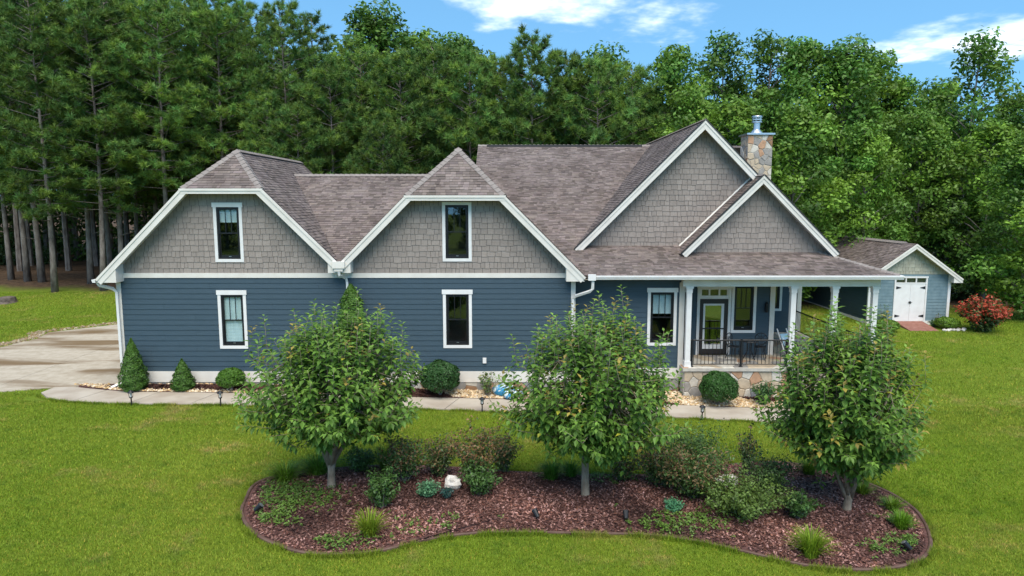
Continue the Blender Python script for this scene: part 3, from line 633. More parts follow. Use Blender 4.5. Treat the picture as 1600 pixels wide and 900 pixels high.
r = roof_slab(H, [(1.2, 25.16, 4.69), (2.7, 25.16, 4.69), (6.85, 33.7, 8.95), (-1.62, 33.7, 8.95), (-1.62, 31.3, 7.752)], ((-1.62, 25.16, 4.69), (6.8, 25.16, 4.69)), seed=8); cap_line(r, (-1.62, 33.7, 8.95), (6.7, 33.7, 8.95))
roof_slab(H, [(-1.62, 33.7, 8.95), (12.0, 33.7, 8.95), (12.0, 40.4, 4.9), (-1.62, 40.4, 4.9)], None, sh=False)
mb = MB(); mb.prism_x([(33.7, 8.85), (31.0, 7.5), (31.0, 4.5), (40.2, 4.5), (40.2, 4.9)][::-1], -1.5, -1.4); part('gable_wall', mb, M_SHAKE, H)
r = roof_slab(H, [(2.2, 22.7, 3.87), (12.8, 22.7, 3.87), (10.3, 25.2, 4.7025), (1.35, 25.2, 4.7025)], ((2.2, 22.7, 3.87), (12.8, 22.7, 3.87)), seed=9, th=0.07); cap_line(r, (12.8, 22.7, 3.87), (10.3, 25.2, 4.7025))
r = roof_slab(H, [(12.8, 22.7, 3.87), (12.8, 33, 3.87), (10.3, 33, 4.7025), (10.3, 25.2, 4.7025)], ((12.8, 22.7, 3.87), (12.8, 31, 3.87)), seed=10, th=0.07)
r = roof_slab(H, [(2.22, 24.8, 4.57), (6.78, 24.8, 9.13), (6.78, 40.4, 9.13), (2.22, 40.4, 4.57)], ((2.22, 24.8, 4.57), (2.22, 31, 4.57)), seed=11); cap_line(r, (6.78, 24.75, 9.13), (6.78, 40.4, 9.13), 0.1)
r = roof_slab(H, [(11.35, 24.8, 4.56), (6.78, 24.8, 9.13), (6.78, 40.4, 9.13), (11.35, 40.4, 4.56)], ((11.35, 24.8, 4.56), (11.35, 31, 4.56)), seed=12)
r = roof_slab(H, [(5.92, 24.2, 4.462), (8.7, 24.2, 7.2), (8.7, 25.3, 7.2), (5.92, 25.3, 4.462)], ((5.92, 24.2, 4.462), (5.92, 25, 4.462)), seed=13); cap_line(r, (8.7, 24.15, 7.2), (8.7, 25.3, 7.2), 0.1)
mb = MB(); mb.add([(5.95, 25.15, 4.535), (8.66, 25.15, 7.2), (8.66, 25.19, 7.27), (5.95, 25.19, 4.6), (5.95, 25.195, 4.5), (8.66, 25.195, 7.16)], [(0, 1, 2, 3), (3, 2, 5, 4), (0, 4, 5, 1)]); part('flashing', mb, M_TRIM, r)
r = roof_slab(H, [(11.48, 24.2, 4.462), (8.7, 24.2, 7.2), (8.7, 25.3, 7.2), (11.48, 25.3, 4.462)], ((11.48, 24.2, 4.462), (11.48, 25, 4.462)), seed=14)
for x0_, x1_, y_, z_ in ((-1.2, 6.2, 33.53, 8.87),): mb = MB(); mb.box(x0_, x1_, y_, y_ + 0.05, z_, z_ + 0.115); part('ridge_vent', mb, M_DARKEDGE, H)
# rakes
rake(H, (-13.65, 3.765), (-10.695, 6.72), 22.55, edge=False, depth=0.45); rake(H, (-8.095, 6.72), (-5.68, 4.305), 22.546, edge=False, depth=0.45); rake(H, (-10.74, 6.72), (-8.05, 6.72), 22.542, 0.17, edge=False, depth=0.45)
rake(H, (2.425, 3.83), (-0.245, 6.5), 22.55, edge=False, depth=0.45); rake(H, (-5.64, 4.305), (-3.445, 6.5), 22.546, edge=False, depth=0.45); rake(H, (-3.49, 6.5), (-0.2, 6.5), 22.542, 0.17, edge=False, depth=0.45)
rake(H, (2.25, 4.60), (6.78, 9.13), 24.8, 0.22); rake(H, (6.78, 9.13), (11.3, 4.61), 24.796, 0.22); rake(H, (5.95, 4.49), (8.7, 7.2), 24.2, 0.2); rake(H, (8.7, 7.2), (11.45, 4.49), 24.196, 0.2)
for pl in ([(-13.62, 3.66), (-12.98, 3.66), (-12.98, 4.25)], [(2.39, 3.70), (1.78, 4.3), (1.78, 3.70)]):
    mb = MB(); mb.prism_y(pl if area(pl) > 0 else pl[::-1], 22.515, 22.99); part('eave_return', mb, M_TRIM, H)
mb = MB(); mb.prism_y([(-6.03, 3.98), (-5.29, 3.98), (-5.29, 4.4), (-5.5, 4.2), (-5.82, 4.2), (-6.03, 4.4)], 22.53, 22.94); mb.box(-5.86, -5.46, 22.40, 22.52, 4.14, 4.36); mb.box(-5.80, -5.52, 22.43, 22.51, 4.04, 4.14); part('valley_box', mb, M_TRIM, H)
# trim boards
def board(x0, x1, y0, y1, z0, z1, name='trim_board', m=M_TRIM): mb = MB(); mb.box(x0, x1, y0, y1, z0, z1); return part(name, mb, m, H)
board(-13.2, 2.12, 22.958, 22.999, 3.772, 3.93, 'frieze_board'); board(-13.2, 2.12, 22.952, 22.999, 0.2, 0.572, 'water_table')
board(-13.25, -13.1, 22.962, 23.06, 0.573, 3.77, 'corner_board'); board(1.98, 2.13, 22.962, 23.1, 0.573, 3.77, 'corner_board'); board(2.14, 5.9, 23.452, 23.499, 0.2, 0.568, 'water_table')
board(5.74, 5.92, 23.455, 23.64, 0.57, 3.55, 'corner_board'); board(9.42, 9.6, 24.955, 25.1, 0.7, 3.7, 'corner_board'); board(12.28, 12.46, 29.455, 29.6, 0.7, 3.7, 'corner_board')
mb = MB(); mb.box(-13.1, 2.08, 23.005, 23.25, -0.9, 0.2); mb.box(2.08, 5.8, 23.505, 23.7, -0.9, 0.2); fo = part('foundation', mb, M_MORTAR, H)
stones_on(fo, -5.5, 2.06, -0.42, 0.19, 0.33, lambda u, v, d: (u, 23.004 - d, v), 0.035, 5); stones_on(fo, 2.1, 5.8, -0.45, 0.19, 0.36, lambda u, v, d: (u, 23.504 - d, v), 0.035, 6)
# porch
mb = MB(); mb.box(5.8, 12.42, 22.93, 25.0, 0.58, 0.685); mb.box(9.52, 12.42, 25.0, 29.5, 0.58, 0.685); dk = part('porch_deck', mb, M_MORTAR, H)
stones_on(dk, 5.82, 12.4, 22.95, 24.98, 0.46, lambda u, v, d: (u, v, 0.684 + d), 0.018, 7, 'flagstone', (0, 1, 1, 2, 4, 4)); stones_on(dk, 9.55, 12.4, 25.0, 29.45, 0.55, lambda u, v, d: (u, v, 0.684 + d), 0.018, 8, 'flagstone', (0, 1, 1, 2, 4, 4))
mb = MB(); mb.box(5.86, 12.38, 23.02, 23.3, -0.9, 0.58); mb.box(12.1, 12.38, 23.3, 29.5, -0.9, 0.58); mb.box(5.86, 6.1, 23.3, 23.5, -0.9, 0.58); pf = part('porch_foundation', mb, M_MORTAR, H)
stones_on(pf, 5.88, 9.5, -0.45, 0.57, 0.40, lambda u, v, d: (u, 23.019 - d, v), 0.04, 9, 'stone', (0, 1, 2, 4, 4, 5, 1)); stones_on(pf, 10.85, 12.36, -0.45, 0.57, 0.40, lambda u, v, d: (u, 23.019 - d, v), 0.04, 10)
for i in range(6):
    z1 = 0.685 - 0.185 * (i + 1); mb = MB(); mb.box(9.62, 10.78, 22.92 - 0.25 * (i + 1), 23.01 - 0.25 * i if i == 0 else 22.919 - 0.25 * i, -0.9, z1); part('step', mb, M_WALK, H)
for x in (5.98, 9.5, 10.9, 12.25):
    y = 23.15; mb = MB(); mb.box(x - 0.085, x + 0.085, y - 0.085, y + 0.085, 0.90, 3.25); c = part('column', mb, M_WHITE, H)
    mb = MB(); mb.box(x - 0.11, x + 0.11, y - 0.11, y + 0.11, 0.7, 0.90); mb.box(x - 0.12, x + 0.12, y - 0.12, y + 0.12, 0.702, 0.75); part('base', mb, M_WHITE, c)
    mb = MB(); mb.box(x - 0.1, x + 0.1, y - 0.1, y + 0.1, 3.25, 3.42); mb.box(x - 0.125, x + 0.125, y - 0.125, y + 0.125, 3.40, 3.469); part('capital', mb, M_WHITE, c)
board(5.75, 12.38, 23.03, 23.27, 3.47, 3.76, 'porch_beam'); board(12.12, 12.379, 23.272, 29.45, 3.47, 3.76, 'porch_beam')
board(5.8, 12.12, 23.275, 29.45, 3.735, 3.76, 'porch_ceiling'); board(2.15, 12.75, 22.72, 23.02, 3.73, 3.755, 'soffit'); board(2.15, 5.74, 23.02, 23.49, 3.73, 3.755, 'soffit')
mb = MB(); mb.prism_x([(22.60, 3.75), (22.70, 3.75), (22.70, 3.875), (22.565, 3.875), (22.565, 3.83), (22.585, 3.80)], 2.5, 12.9); part('gutter', mb, M_WHITE, H)
mb = MB(); mb.prism_y([(12.815, 3.75), (12.9, 3.75), (12.94, 3.875), (12.815, 3.875)], 22.71, 33); part('gutter', mb, M_WHITE, H); mb = MB(); mb.prism_y([(-13.78, 3.73), (-13.75, 3.66), (-13.66, 3.66), (-13.66, 3.76), (-13.78, 3.76)][::-1], 22.5, 31.2); part('gutter', mb, M_WHITE, H)
mb = MB(); mb.box(2.5, 2.75, 22.5, 22.6, 3.73, 3.93); part('gutter_box', mb, M_WHITE, H)
pipe_box(H, [(-13.72, 22.7, 3.67), (-13.66, 22.72, 3.55), (-13.3, 22.86, 3.42), (-13.2, 22.89, 3.3), (-13.2, 22.89, 0.28), (-13.26, 22.82, 0.18), (-13.45, 22.6, 0.1)]); pipe_box(H, [(-5.66, 22.47, 4.04), (-5.66, 22.5, 3.92), (-5.52, 22.84, 3.78), (-5.5, 22.89, 3.65), (-5.5, 22.89, 0.1)])
pipe_box(H, [(2.66, 22.6, 3.74), (2.66, 22.62, 3.44), (2.58, 22.66, 3.36), (2.12, 22.83, 3.18), (2.02, 22.87, 3.08), (2.02, 22.87, -0.2)])
# front door with transom
mb = MB(); mb.box(6.76, 6.86, 24.955, 25.02, 0.7, 3.18); mb.box(7.90, 8.0, 24.955, 25.02, 0.7, 3.18); mb.box(6.74, 8.02, 24.945, 25.02, 3.18, 3.3); mb.box(6.86, 7.90, 24.965, 25.03, 2.78, 2.9); mb.box(6.86, 7.9, 24.965, 25.03, 3.12, 3.179); mb.box(7.17, 7.23, 24.968, 25.03, 2.9, 3.12); mb.box(7.53, 7.59, 24.968, 25.03, 2.9, 3.12); mb.box(6.86, 6.92, 24.968, 25.03, 2.9, 3.12); mb.box(7.84, 7.9, 24.968, 25.03, 2.9, 3.12)
part('door_frame', mb, M_WHITE, H)
for a, c in ((6.92, 7.17), (7.23, 7.53), (7.59, 7.84)): mb = MB(); mb.box(a, c, 25.0, 25.006, 2.9, 3.12); part('transom_pane', mb, M_GLASS, H)
mb = MB(); mb.box(6.87, 7.0, 24.985, 25.03, 0.73, 2.77); mb.box(7.76, 7.89, 24.985, 25.03, 0.73, 2.77); mb.box(7.0, 7.76, 24.985, 25.03, 2.6, 2.77); mb.box(7.0, 7.76, 24.985, 25.03, 0.73, 0.92); d = part('door', mb, M_BROWNDOOR, H)
mb = MB(); mb.box(7.0, 7.07, 24.99, 25.025, 0.92, 2.6); mb.box(7.66, 7.76, 24.99, 25.025, 0.92, 2.6); mb.box(7.07, 7.66, 24.99, 25.025, 2.53, 2.6); mb.box(7.07, 7.66, 24.99, 25.025, 0.92, 1.08); part('glass_frame', mb, M_WHITE, d)
mb = MB(); mb.box(7.07, 7.66, 25.005, 25.011, 1.08, 2.53); part('pane', mb, M_DGLASS, d); mb = MB(); mb.box(6.98, 7.8, 24.955, 24.98, 1.66, 1.70); mb.box(6.98, 7.0, 24.97, 24.99, 1.66, 1.70); mb.box(7.78, 7.8, 24.97, 24.99, 1.66, 1.70); part('push_bar', mb, M_IRON, d)
mb = MB(); mb.add([(6.5, 25.14, 0.7), (8.2, 25.14, 0.7), (8.2, 25.14, 3.3), (6.5, 25.14, 3.3), (6.5, 26.6, 0.7), (8.2, 26.6, 0.7), (8.2, 26.6, 3.3), (6.5, 26.6, 3.3)], [(4, 5, 6, 7), (0, 4, 7, 3), (1, 2, 6, 5), (3, 7, 6, 2), (0, 1, 5, 4)]); part('room_interior', mb, M_ROOM, d)
# railings
def railing(p, q, posts=(), z=0.70, h=0.92):
    p, q = Vector(p), Vector(q); L_ = (q - p).length; d_ = (q - p) / L_; mb = MB()
    mb.tube([p + Vector((0, 0, h)), q + Vector((0, 0, h))], 0.028, 6); mb.tube([p + Vector((0, 0, 0.09)), q + Vector((0, 0, 0.09))], 0.018, 6); r_ = part('railing', mb, M_IRON, H)
    k_ = int(L_ / 0.125)
    for i in range(1, k_):
        a = p + d_ * (L_ * i / k_); mb = MB(); mb.tube([a + Vector((0, 0, 0.09)), a + Vector((0, 0, h))], 0.011, 5); part('baluster', mb, M_IRON, r_)
    for s_ in posts:
        a = p + d_ * (L_ * s_); mb = MB(); mb.tube([a, a + Vector((0, 0, h + 0.04))], 0.04, 4); mb.tube([a, a + Vector((0, 0, 0.03))], 0.07, 6); part('post', mb, M_IRON, r_)
railing((6.06, 23.1, 0.7), (9.42, 23.1, 0.7), (0.52, 0.02, 0.98)); railing((10.98, 23.1, 0.7), (12.16, 23.1, 0.7)); railing((12.25, 23.26, 0.7), (12.25, 29.4, 0.7), (0.5,))
for x in (9.6, 10.82):
    mb = MB(); mb.tube([(x, 22.95, 0.7), (x, 22.95, 1.6), (x, 21.6, 0.55), (x, 21.55, -0.4)], 0.025, 6); mb.tube([(x, 22.3, -0.3), (x, 22.3, 1.1)], 0.015, 6); part('stair_rail', mb, M_IRON, H)
# chimney
mb = MB(); mb.box(9.75, 10.72, 29.03, 29.95, 4.0, 9.03); ch = part('chimney', mb, M_MORTAR, H)
stones_on(ch, 9.73, 10.74, 6.2, 9.02, 0.27, lambda u, v, d: (u, 29.032 - d, v), 0.03, 21, 'stone', (1, 0, 0, 4, 1, 2, 3, 1), gap=0.011); stones_on(ch, 29.03, 29.95, 5.2, 9.02, 0.27, lambda u, v, d: (9.752 - d, u, v), 0.03, 22, 'stone', (1, 0, 0, 4, 1, 2, 3, 1), gap=0.011); stones_on(ch, 29.03, 29.95, 5.2, 9.02, 0.27, lambda u, v, d: (10.718 + d, u, v), 0.03, 23, 'stone', (1, 0, 0, 4, 1, 2, 3, 1), gap=0.011)
mb = MB(); mb.box(9.66, 10.81, 28.94, 30.04, 9.03, 9.10); part('chimney_cap', mb, M_METAL, ch)
mb = MB(); mb.lathe(10.22, 29.49, [(0.28, 9.10), (0.20, 9.2), (0.135, 9.28), (0.135, 9.55), (0.15, 9.56)], 16); fl = part('flue', mb, M_METAL, ch)
mb = MB()
for z in (9.56, 9.66, 9.76): mb.lathe(10.22, 29.49, [(0.17, z), (0.21, z + 0.005), (0.21, z + 0.05), (0.17, z + 0.055)], 16)
for j in range(6): a = j * math.pi / 3; mb.box(10.22 + 0.17 * math.cos(a) - 0.012, 10.22 + 0.17 * math.cos(a) + 0.012, 29.49 + 0.17 * math.sin(a) - 0.012, 29.49 + 0.17 * math.sin(a) + 0.012, 9.56, 9.83)
mb.lathe(10.22, 29.49, [(0.22, 9.815), (0.2, 9.84), (0.02, 9.87)], 16); part('flue_cap', mb, M_METAL, ch)
mb = MB(); mb.box(-0.99, -0.87, 22.93, 22.99, 0.86, 1.04); part('outlet_cover', mb, M_WHITE, H)
mb = MB(); mb.lathe(5.38 + 3.9, 24.9, [(0.05, 2.3), (0.07, 2.35), (0.07, 2.6), (0.02, 2.68)], 8); part('wall_lantern', mb, M_IRON, H)

# ------------------------------------------------------------------ the outbuilding
B = thing('outbuilding', 'pale blue outbuilding with white double doors behind the porch', 'outbuilding', (20.85, 36, 0))
M_SR = M_SHINGLE
ho = (20.12, 21.70, 0.06, 2.37)
siding_wall(B, 18.77, 22.93, 0.06, 2.52, 36, (ho,), M_SHEDBLUE, step=0.165); shakes(B, [(18.75, 2.525), (22.95, 2.525), (20.85, 4.02)], 36, M_SHEDSHAKE, row=0.19); flush_shakes(60)
side_wall(B, 18.75, 36.12, 45.2, 0.06, 2.6, M_BLUE, -1, 0.165); side_wall(B, 22.95, 36.12, 45.2, 0.06, 2.6, M_SHEDBLUE, 1, 0.165); mb = MB(); mb.box(18.75, 22.95, 45.2, 45.3, 0, 2.6); mb.prism_y([(18.75, 2.6), (22.95, 2.6), (20.85, 4.02)], 45.2, 45.3); part('rear_wall', mb, M_SHEDBLUE, B)  # left wall takes the darker house blue, its shade put into the colour
r = roof_slab(B, [(18.33, 35.6, 2.315), (20.85, 35.6, 4.13), (20.85, 45.6, 4.13), (18.33, 45.6, 2.315)], ((18.33, 35.6, 2.315), (18.33, 45, 2.315)), seed=31); cap_line(r, (20.85, 36.6, 4.14), (20.85, 45.6, 4.14), 0.16)
r = roof_slab(B, [(23.37, 35.6, 2.315), (20.85, 35.6, 4.13), (20.85, 45.6, 4.13), (23.37, 45.6, 2.315)], ((23.37, 35.6, 2.315), (23.37, 45, 2.315)), seed=32)
rake(B, (18.33, 2.315), (20.85, 4.13), 35.6, 0.2, edge=False); rake(B, (20.85, 4.13), (23.37, 2.315), 35.596, 0.2, edge=False)
mb = MB(); mb.prism_y([(23.36, 2.12), (23.36, 2.3), (22.9, 2.62), (22.9, 2.12)][::-1], 35.57, 35.98); part('eave_return', mb, M_TRIM, B); mb = MB(); mb.prism_y([(18.34, 2.12), (18.8, 2.12), (18.8, 2.62), (18.34, 2.3)], 35.57, 35.98); part('eave_return', mb, M_TRIM, B)
for a, c, e, f_ in ((18.7, 18.84, 0.02, 2.5), (22.86, 23.0, 0.02, 2.5)): mb = MB(); mb.box(a, c, 35.95, 36.05, e, f_); part('corner_board', mb, M_WHITE, B)
mb = MB(); mb.box(18.7, 23.0, 35.94, 36.1, -0.4, 0.06); mb.box(18.72, 18.86, 36.1, 45.2, -0.4, 0.06); mb.box(22.84, 22.98, 36.1, 45.2, -0.4, 0.06); part('skirt_board', mb, M_WHITE, B)
mb = MB(); mb.box(20.05, 20.13, 35.95, 36.02, 0.06, 2.37); mb.box(21.69, 21.77, 35.95, 36.02, 0.06, 2.37); mb.box(20.02, 21.8, 35.94, 36.02, 2.33, 2.42); mb.box(20.13, 21.69, 35.955, 36.02, 2.03, 2.09)
for x in (20.61, 21.15): mb.box(x, x + 0.06, 35.955, 36.02, 2.09, 2.33)
part('door_frame', mb, M_WHITE, B)
for a in (20.14, 20.68, 21.22): mb = MB(); mb.box(a, a + 0.46, 35.99, 36.0, 2.1, 2.32); part('transom_pane', mb, M_GLASS, B)
mb = MB(); mb.box(20.1, 21.72, 36.1, 36.2, 2.0, 2.4); part('room_interior', mb, M_ROOM, B)
for a, c, hx in ((20.135, 20.905, 20.15), (20.915, 21.685, 21.67)):
    mb = MB(); mb.box(a, c, 35.97, 36.01, 0.07, 2.03); d = part('door', mb, M_WHITE, B); s_ = 1 if hx < 20.9 else -1
    for z in (0.32, 1.82):
        mb = MB(); mb.prism_y([(hx, z - 0.07), (hx + s_ * 0.03, z - 0.07), (hx + s_ * 0.26, z - 0.012), (hx + s_ * 0.26, z + 0.012), (hx + s_ * 0.03, z + 0.07), (hx, z + 0.07)][::s_], 35.955, 35.969); part('strap_hinge', mb, M_IRON, d)
    mb = MB(); mb.box(20.91 - s_ * 0.03 - 0.02, 20.91 - s_ * 0.03 + 0.02, 35.945, 35.969, 0.98, 1.1); mb.tube([(20.91 - s_ * 0.03, 35.93, 1.05), (20.91 - s_ * 0.1, 35.93, 1.05)], 0.014, 5); part('door_handle', mb, M_IRON, d)
mb = MB(); mb.prism_x([(35.93, 0.05), (34.45, -0.19), (34.45, -0.35), (35.93, -0.35)], 20.16, 21.62); rp = tag(part('entry_ramp', mb, M_RAMP), 'red brown sloping ramp up to the outbuilding doors', 'ramp')

# ------------------------------------------------------------------ small things on the porch and by the walls
def bistro_chair(x, y, rz, label):
    t_ = thing('bistro_chair', label, 'chair', (x, y, 0.70), 'bistro chairs on the porch'); BASE[t_] = (0, 0, 0); t_.rotation_euler = (0, 0, rz)
    mb = MB(); mb.lathe(0, 0, [(0.20, 0.43), (0.21, 0.44), (0.205, 0.455)], 16); part('seat', mb, M_IRON, t_)
    for sx_, sy_ in ((1, 1), (1, -1), (-1, 1), (-1, -1)): mb = MB(); mb.tube([(sx_ * 0.15, sy_ * 0.15, 0.43), (sx_ * 0.13, sy_ * 0.13, 0.25), (sx_ * 0.2, sy_ * 0.2, 0.0)], 0.014, 6); part('leg', mb, M_IRON, t_)
    mb = MB(); ring_ = [(0.21 * math.cos(a), 0.2, 0.70 + 0.21 * math.sin(a)) for a in np.linspace(0, 2 * math.pi, 17)]; mb.tube(ring_, 0.016, 6, cap=False)
    for a in np.linspace(0, math.pi, 5)[:-1]: mb.tube([(0.2 * math.cos(a), 0.2, 0.70 + 0.2 * math.sin(a)), (-0.2 * math.cos(a), 0.2, 0.70 - 0.2 * math.sin(a))], 0.009, 5)
    mb.tube([(0.09 * math.cos(a), 0.2, 0.70 + 0.09 * math.sin(a)) for a in np.linspace(0, 2 * math.pi, 11)], 0.009, 5, cap=False); mb.tube([(0.17, 0.13, 0.44), (0.2, 0.2, 0.65)], 0.014, 5); mb.tube([(-0.17, 0.13, 0.44), (-0.2, 0.2, 0.65)], 0.014, 5); part('backrest', mb, M_IRON, t_)
bistro_chair(7.95, 24.35, 0.7, 'black iron bistro chair nearest the front door'); bistro_chair(8.88, 24.3, -0.5, 'black iron bistro chair nearest the house corner')
t_ = thing('bistro_table', 'small round black iron table between the two porch chairs', 'table', (8.42, 24.05, 0.70)); BASE[t_] = (0, 0, 0)
mb = MB(); mb.lathe(0, 0, [(0.30, 0.69), (0.31, 0.70), (0.30, 0.72)], 20); part('table_top', mb, M_IRON, t_)
for k_ in range(3): a = k_ * 2.094 + 0.3; mb = MB(); mb.tube([(0.08 * math.cos(a), 0.08 * math.sin(a), 0.69), (0.07 * math.cos(a), 0.07 * math.sin(a), 0.35), (0.24 * math.cos(a), 0.24 * math.sin(a), 0)], 0.016, 6); part('leg', mb, M_IRON, t_)
t_ = thing('folding_chair', 'white folding chair leaning at the house corner on the porch', 'chair', (9.85, 24.75, 0.70)); BASE[t_] = (0, 0, 0); t_.rotation_euler = (0, 0, 0.25)
M_CLOTH = mat('pale_blue_cloth', (0.35, 0.52, 0.62), 0.8)
for x in (-0.02, 0.36): mb = MB(); mb.tube([(x, -0.30, 0.0), (x - 0.14, 0.12, 1.0)], 0.024, 6); part('frame', mb, M_WHITE, t_)
for x in (0.05, 0.29): mb = MB(); mb.tube([(x + 0.1, -0.42, 0.0), (x - 0.06, 0.0, 0.7)], 0.02, 6); part('leg', mb, M_WHITE, t_)
mb = MB(); mb.add([(0.0, -0.14, 0.40), (0.34, -0.14, 0.40), (0.26, 0.03, 0.82), (-0.09, 0.03, 0.82), (0.0, -0.115, 0.40), (0.34, -0.115, 0.40), (0.26, 0.055, 0.82), (-0.09, 0.055, 0.82)], [(0, 1, 2, 3), (7, 6, 5, 4), (0, 4, 5, 1), (3, 2, 6, 7), (0, 3, 7, 4), (1, 5, 6, 2)]); part('seat_cloth', mb, M_CLOTH, t_)
M_CARD = mat('cardboard', (0.42, 0.27, 0.12), 0.85, (0.5, 0.33, 0.16), 5)
mb = MB(); mb.box(9.68, 10.12, 26.7, 27.2, 0.70, 1.35); mb.prism_y([(9.68, 1.35), (9.69, 1.35), (9.60, 1.5), (9.59, 1.5)], 26.72, 27.18); mb.prism_y([(10.11, 1.35), (10.12, 1.35), (10.22, 1.48), (10.21, 1.48)], 26.72, 27.18); tag(part('cardboard_box', mb, M_CARD), 'brown cardboard box standing on the side porch', 'box')
def path_light(x, y, label):
    z = gz(x, y) + 0.0; t_ = thing('path_light', label, 'path light', (x, y, z), 'path lights along the front walk'); BASE[t_] = (0, 0, 0)
    mb = MB(); mb.tube([(0, 0, -0.05), (0, 0, 0.26)], 0.02, 6); part('stake', mb, M_IRON, t_)
    mb = MB(); mb.lathe(0, 0, [(0.03, 0.25), (0.055, 0.27), (0.055, 0.29)], 8)
    for j in range(4): a = j * math.pi / 2 + 0.78; mb.tube([(0.05 * math.cos(a), 0.05 * math.sin(a), 0.28), (0.065 * math.cos(a), 0.065 * math.sin(a), 0.42)], 0.008, 4)
    mb.lathe(0, 0, [(0.10, 0.42), (0.09, 0.44), (0.02, 0.50)], 8); part('lantern', mb, M_IRON, t_)
    mb = MB(); mb.lathe(0, 0, [(0.03, 0.29), (0.035, 0.41)], 8); part('lens', mb, M_WHITE, t_)
path_light(-11.82, 20.86, 'black path light in front of the tall cone shaped evergreen'); path_light(-9.05, 20.86, 'black path light in front of the clipped round boxwood near the drive'); path_light(-0.93, 20.92, 'black path light on the walk between the first two trees'); path_light(5.88, 20.72, 'black path light on the walk below the porch')
def spot(x, y, rz, label):
    t_ = thing('spot_light', label, 'spot light', (x, y, bz(x, y)), 'spot lights in the tree bed'); BASE[t_] = (0, 0, 0); t_.rotation_euler = (0, 0, rz)
    mb = MB(); mb.tube([(0, 0, -0.05), (0, 0, 0.1)], 0.014, 6); part('stake', mb, M_IRON, t_); mb = MB(); mb.tube([(-0.05, 0, 0.08), (0.0, 0, 0.12), (0.08, 0, 0.19)], [0.04, 0.05, 0.065], 10); part('lamp_head', mb, M_IRON, t_)
    mb = MB(); mb.tube([(0.081, 0, 0.191), (0.084, 0, 0.194)], 0.055, 10); part('lens', mb, M_METAL, t_)
spot(-5.2, 13.45, 0.2, 'black spot light at the left end of the bed'); spot(7.6, 12.55, 2.6, 'black spot light at the right end of the bed'); spot(2.33, 13.45, 1.5, 'small dark spot light right of the middle tree'); spot(0.5, 13.4, 2.2, 'small dark spot light left of the middle tree')
def blob(name, x, y, z, r, sq, m, label, cat, seed):
    rnd = np.random.default_rng(seed); mb = MB(); nu, nv = 14, 9; vs = []; ph = rnd.uniform(0, 6, 6)
    for j in range(nv):
        th = math.pi * j / (nv - 1)
        for i in range(nu):
            a = 2 * math.pi * i / nu; k_ = 1 + 0.13 * math.sin(2 * a + ph[0]) + 0.10 * math.sin(3 * a + 2 * th + ph[1]) + 0.08 * math.sin(5 * th + ph[2] + a) + rnd.normal(0, 0.03 if name == 'plastic_bag' else 0.075)
            vs.append((x + r * sq[0] * math.sin(th) * math.cos(a) * k_, y + r * sq[1] * math.sin(th) * math.sin(a) * k_, z + r * sq[2] * math.cos(th) * k_))
    mb.add(vs, [(j * nu + i, (j + 1) * nu + i, (j + 1) * nu + (i + 1) % nu, j * nu + (i + 1) % nu) for j in range(nv - 1) for i in range(nu)]); return tag(part(name, mb, m, smooth=name == 'plastic_bag'), label, cat)
blob('boulder', -1.33, 14.75, bz(-1.33, 14.75) + 0.12, 0.16, (1.1, 0.9, 1.05), M_ROCK, 'upright white rock beside the blue grey plant in the bed', 'boulder', 1)
blob('boulder', 5.0, 15.35, bz(5, 15.35) + 0.1, 0.2, (1.25, 0.9, 0.75), M_ROCK, 'low pale boulder among the right hand shrubs of the bed', 'boulder', 2)
M_STUMP = mat('stump_wood', (0.06, 0.045, 0.035), 0.95, (0.14, 0.11, 0.09), 6, bump=0.6)
z0 = gz(-30.3, 41.1); mb = MB(); mb.lathe(-30.3, 41.1, [(0.62, z0 - 0.1), (0.48, z0 + 0.1), (0.42, z0 + 0.34), (0.3, z0 + 0.37), (0.05, z0 + 0.33)], 11); tag(part('tree_stump', mb, M_STUMP), 'low dark tree stump on the left lawn', 'stump')
blob('plastic_bag', -0.26, 22.62, gz(-0.26, 22.6) + 0.26, 0.34, (1.1, 0.7, 0.62), M_BAGB, 'blue and white plastic bag leaning on the wall behind the other', 'bag', 3)
blob('plastic_bag', 0.02, 22.42, gz(0.02, 22.4) + 0.21, 0.3, (1.2, 0.8, 0.55), M_BAGB, 'front blue and white plastic bag lying on the pebbles', 'bag', 4)
for k_ in range(9):
    x, y = 21.9 + 0.14 * k_ + random.uniform(-.05, .05), 34.55 + random.uniform(-.15, .15); blob('border_stone', x, y, gz(x, y) + 0.05, 0.1, (1, 0.9, 0.7), M_ROCK, 'small pale stone edging the planting right of the ramp', 'stone', 50 + k_)['group'] = 'stones right of the ramp'

# ------------------------------------------------------------------ plants
def unit(a): return a / np.maximum(np.linalg.norm(a, axis=1, keepdims=True), 1e-9)
def leafquads(C, A, Nn, ln, wd, fold=0.25, droop=0.15):
    """folded leaves: two quads each"""
    A = unit(A); Sd = unit(np.cross(A, Nn)); Nn = np.cross(Sd, A); ln = ln[:, None]; wd = wd[:, None]
    tip = C + A * ln - Nn * ln * droop; mid = C + A * ln * 0.5 - Nn * wd * fold * 0.5; Lf = C + A * ln * 0.45 + Sd * wd + Nn * wd * fold; Rt = C + A * ln * 0.45 - Sd * wd + Nn * wd * fold
    return np.stack([C, Lf, tip, mid, C, mid, tip, Rt], 1).reshape(-1, 3)
def diamonds(C, Nn, ln, wd):
    n = len(C); Nn = unit(Nn); a = unit(np.cross(Nn, rng.normal(0, 1, (n, 3)))); b_ = np.cross(Nn, a); ln = ln[:, None]; wd = wd[:, None]
    return np.stack([C - a * ln, C + b_ * wd - a * ln * 0.1, C + a * ln - Nn * ln * 0.3, C - b_ * wd - a * ln * 0.1], 1).reshape(-1, 3)
def rdir(n): return unit(rng.normal(0, 1, (n, 3)))
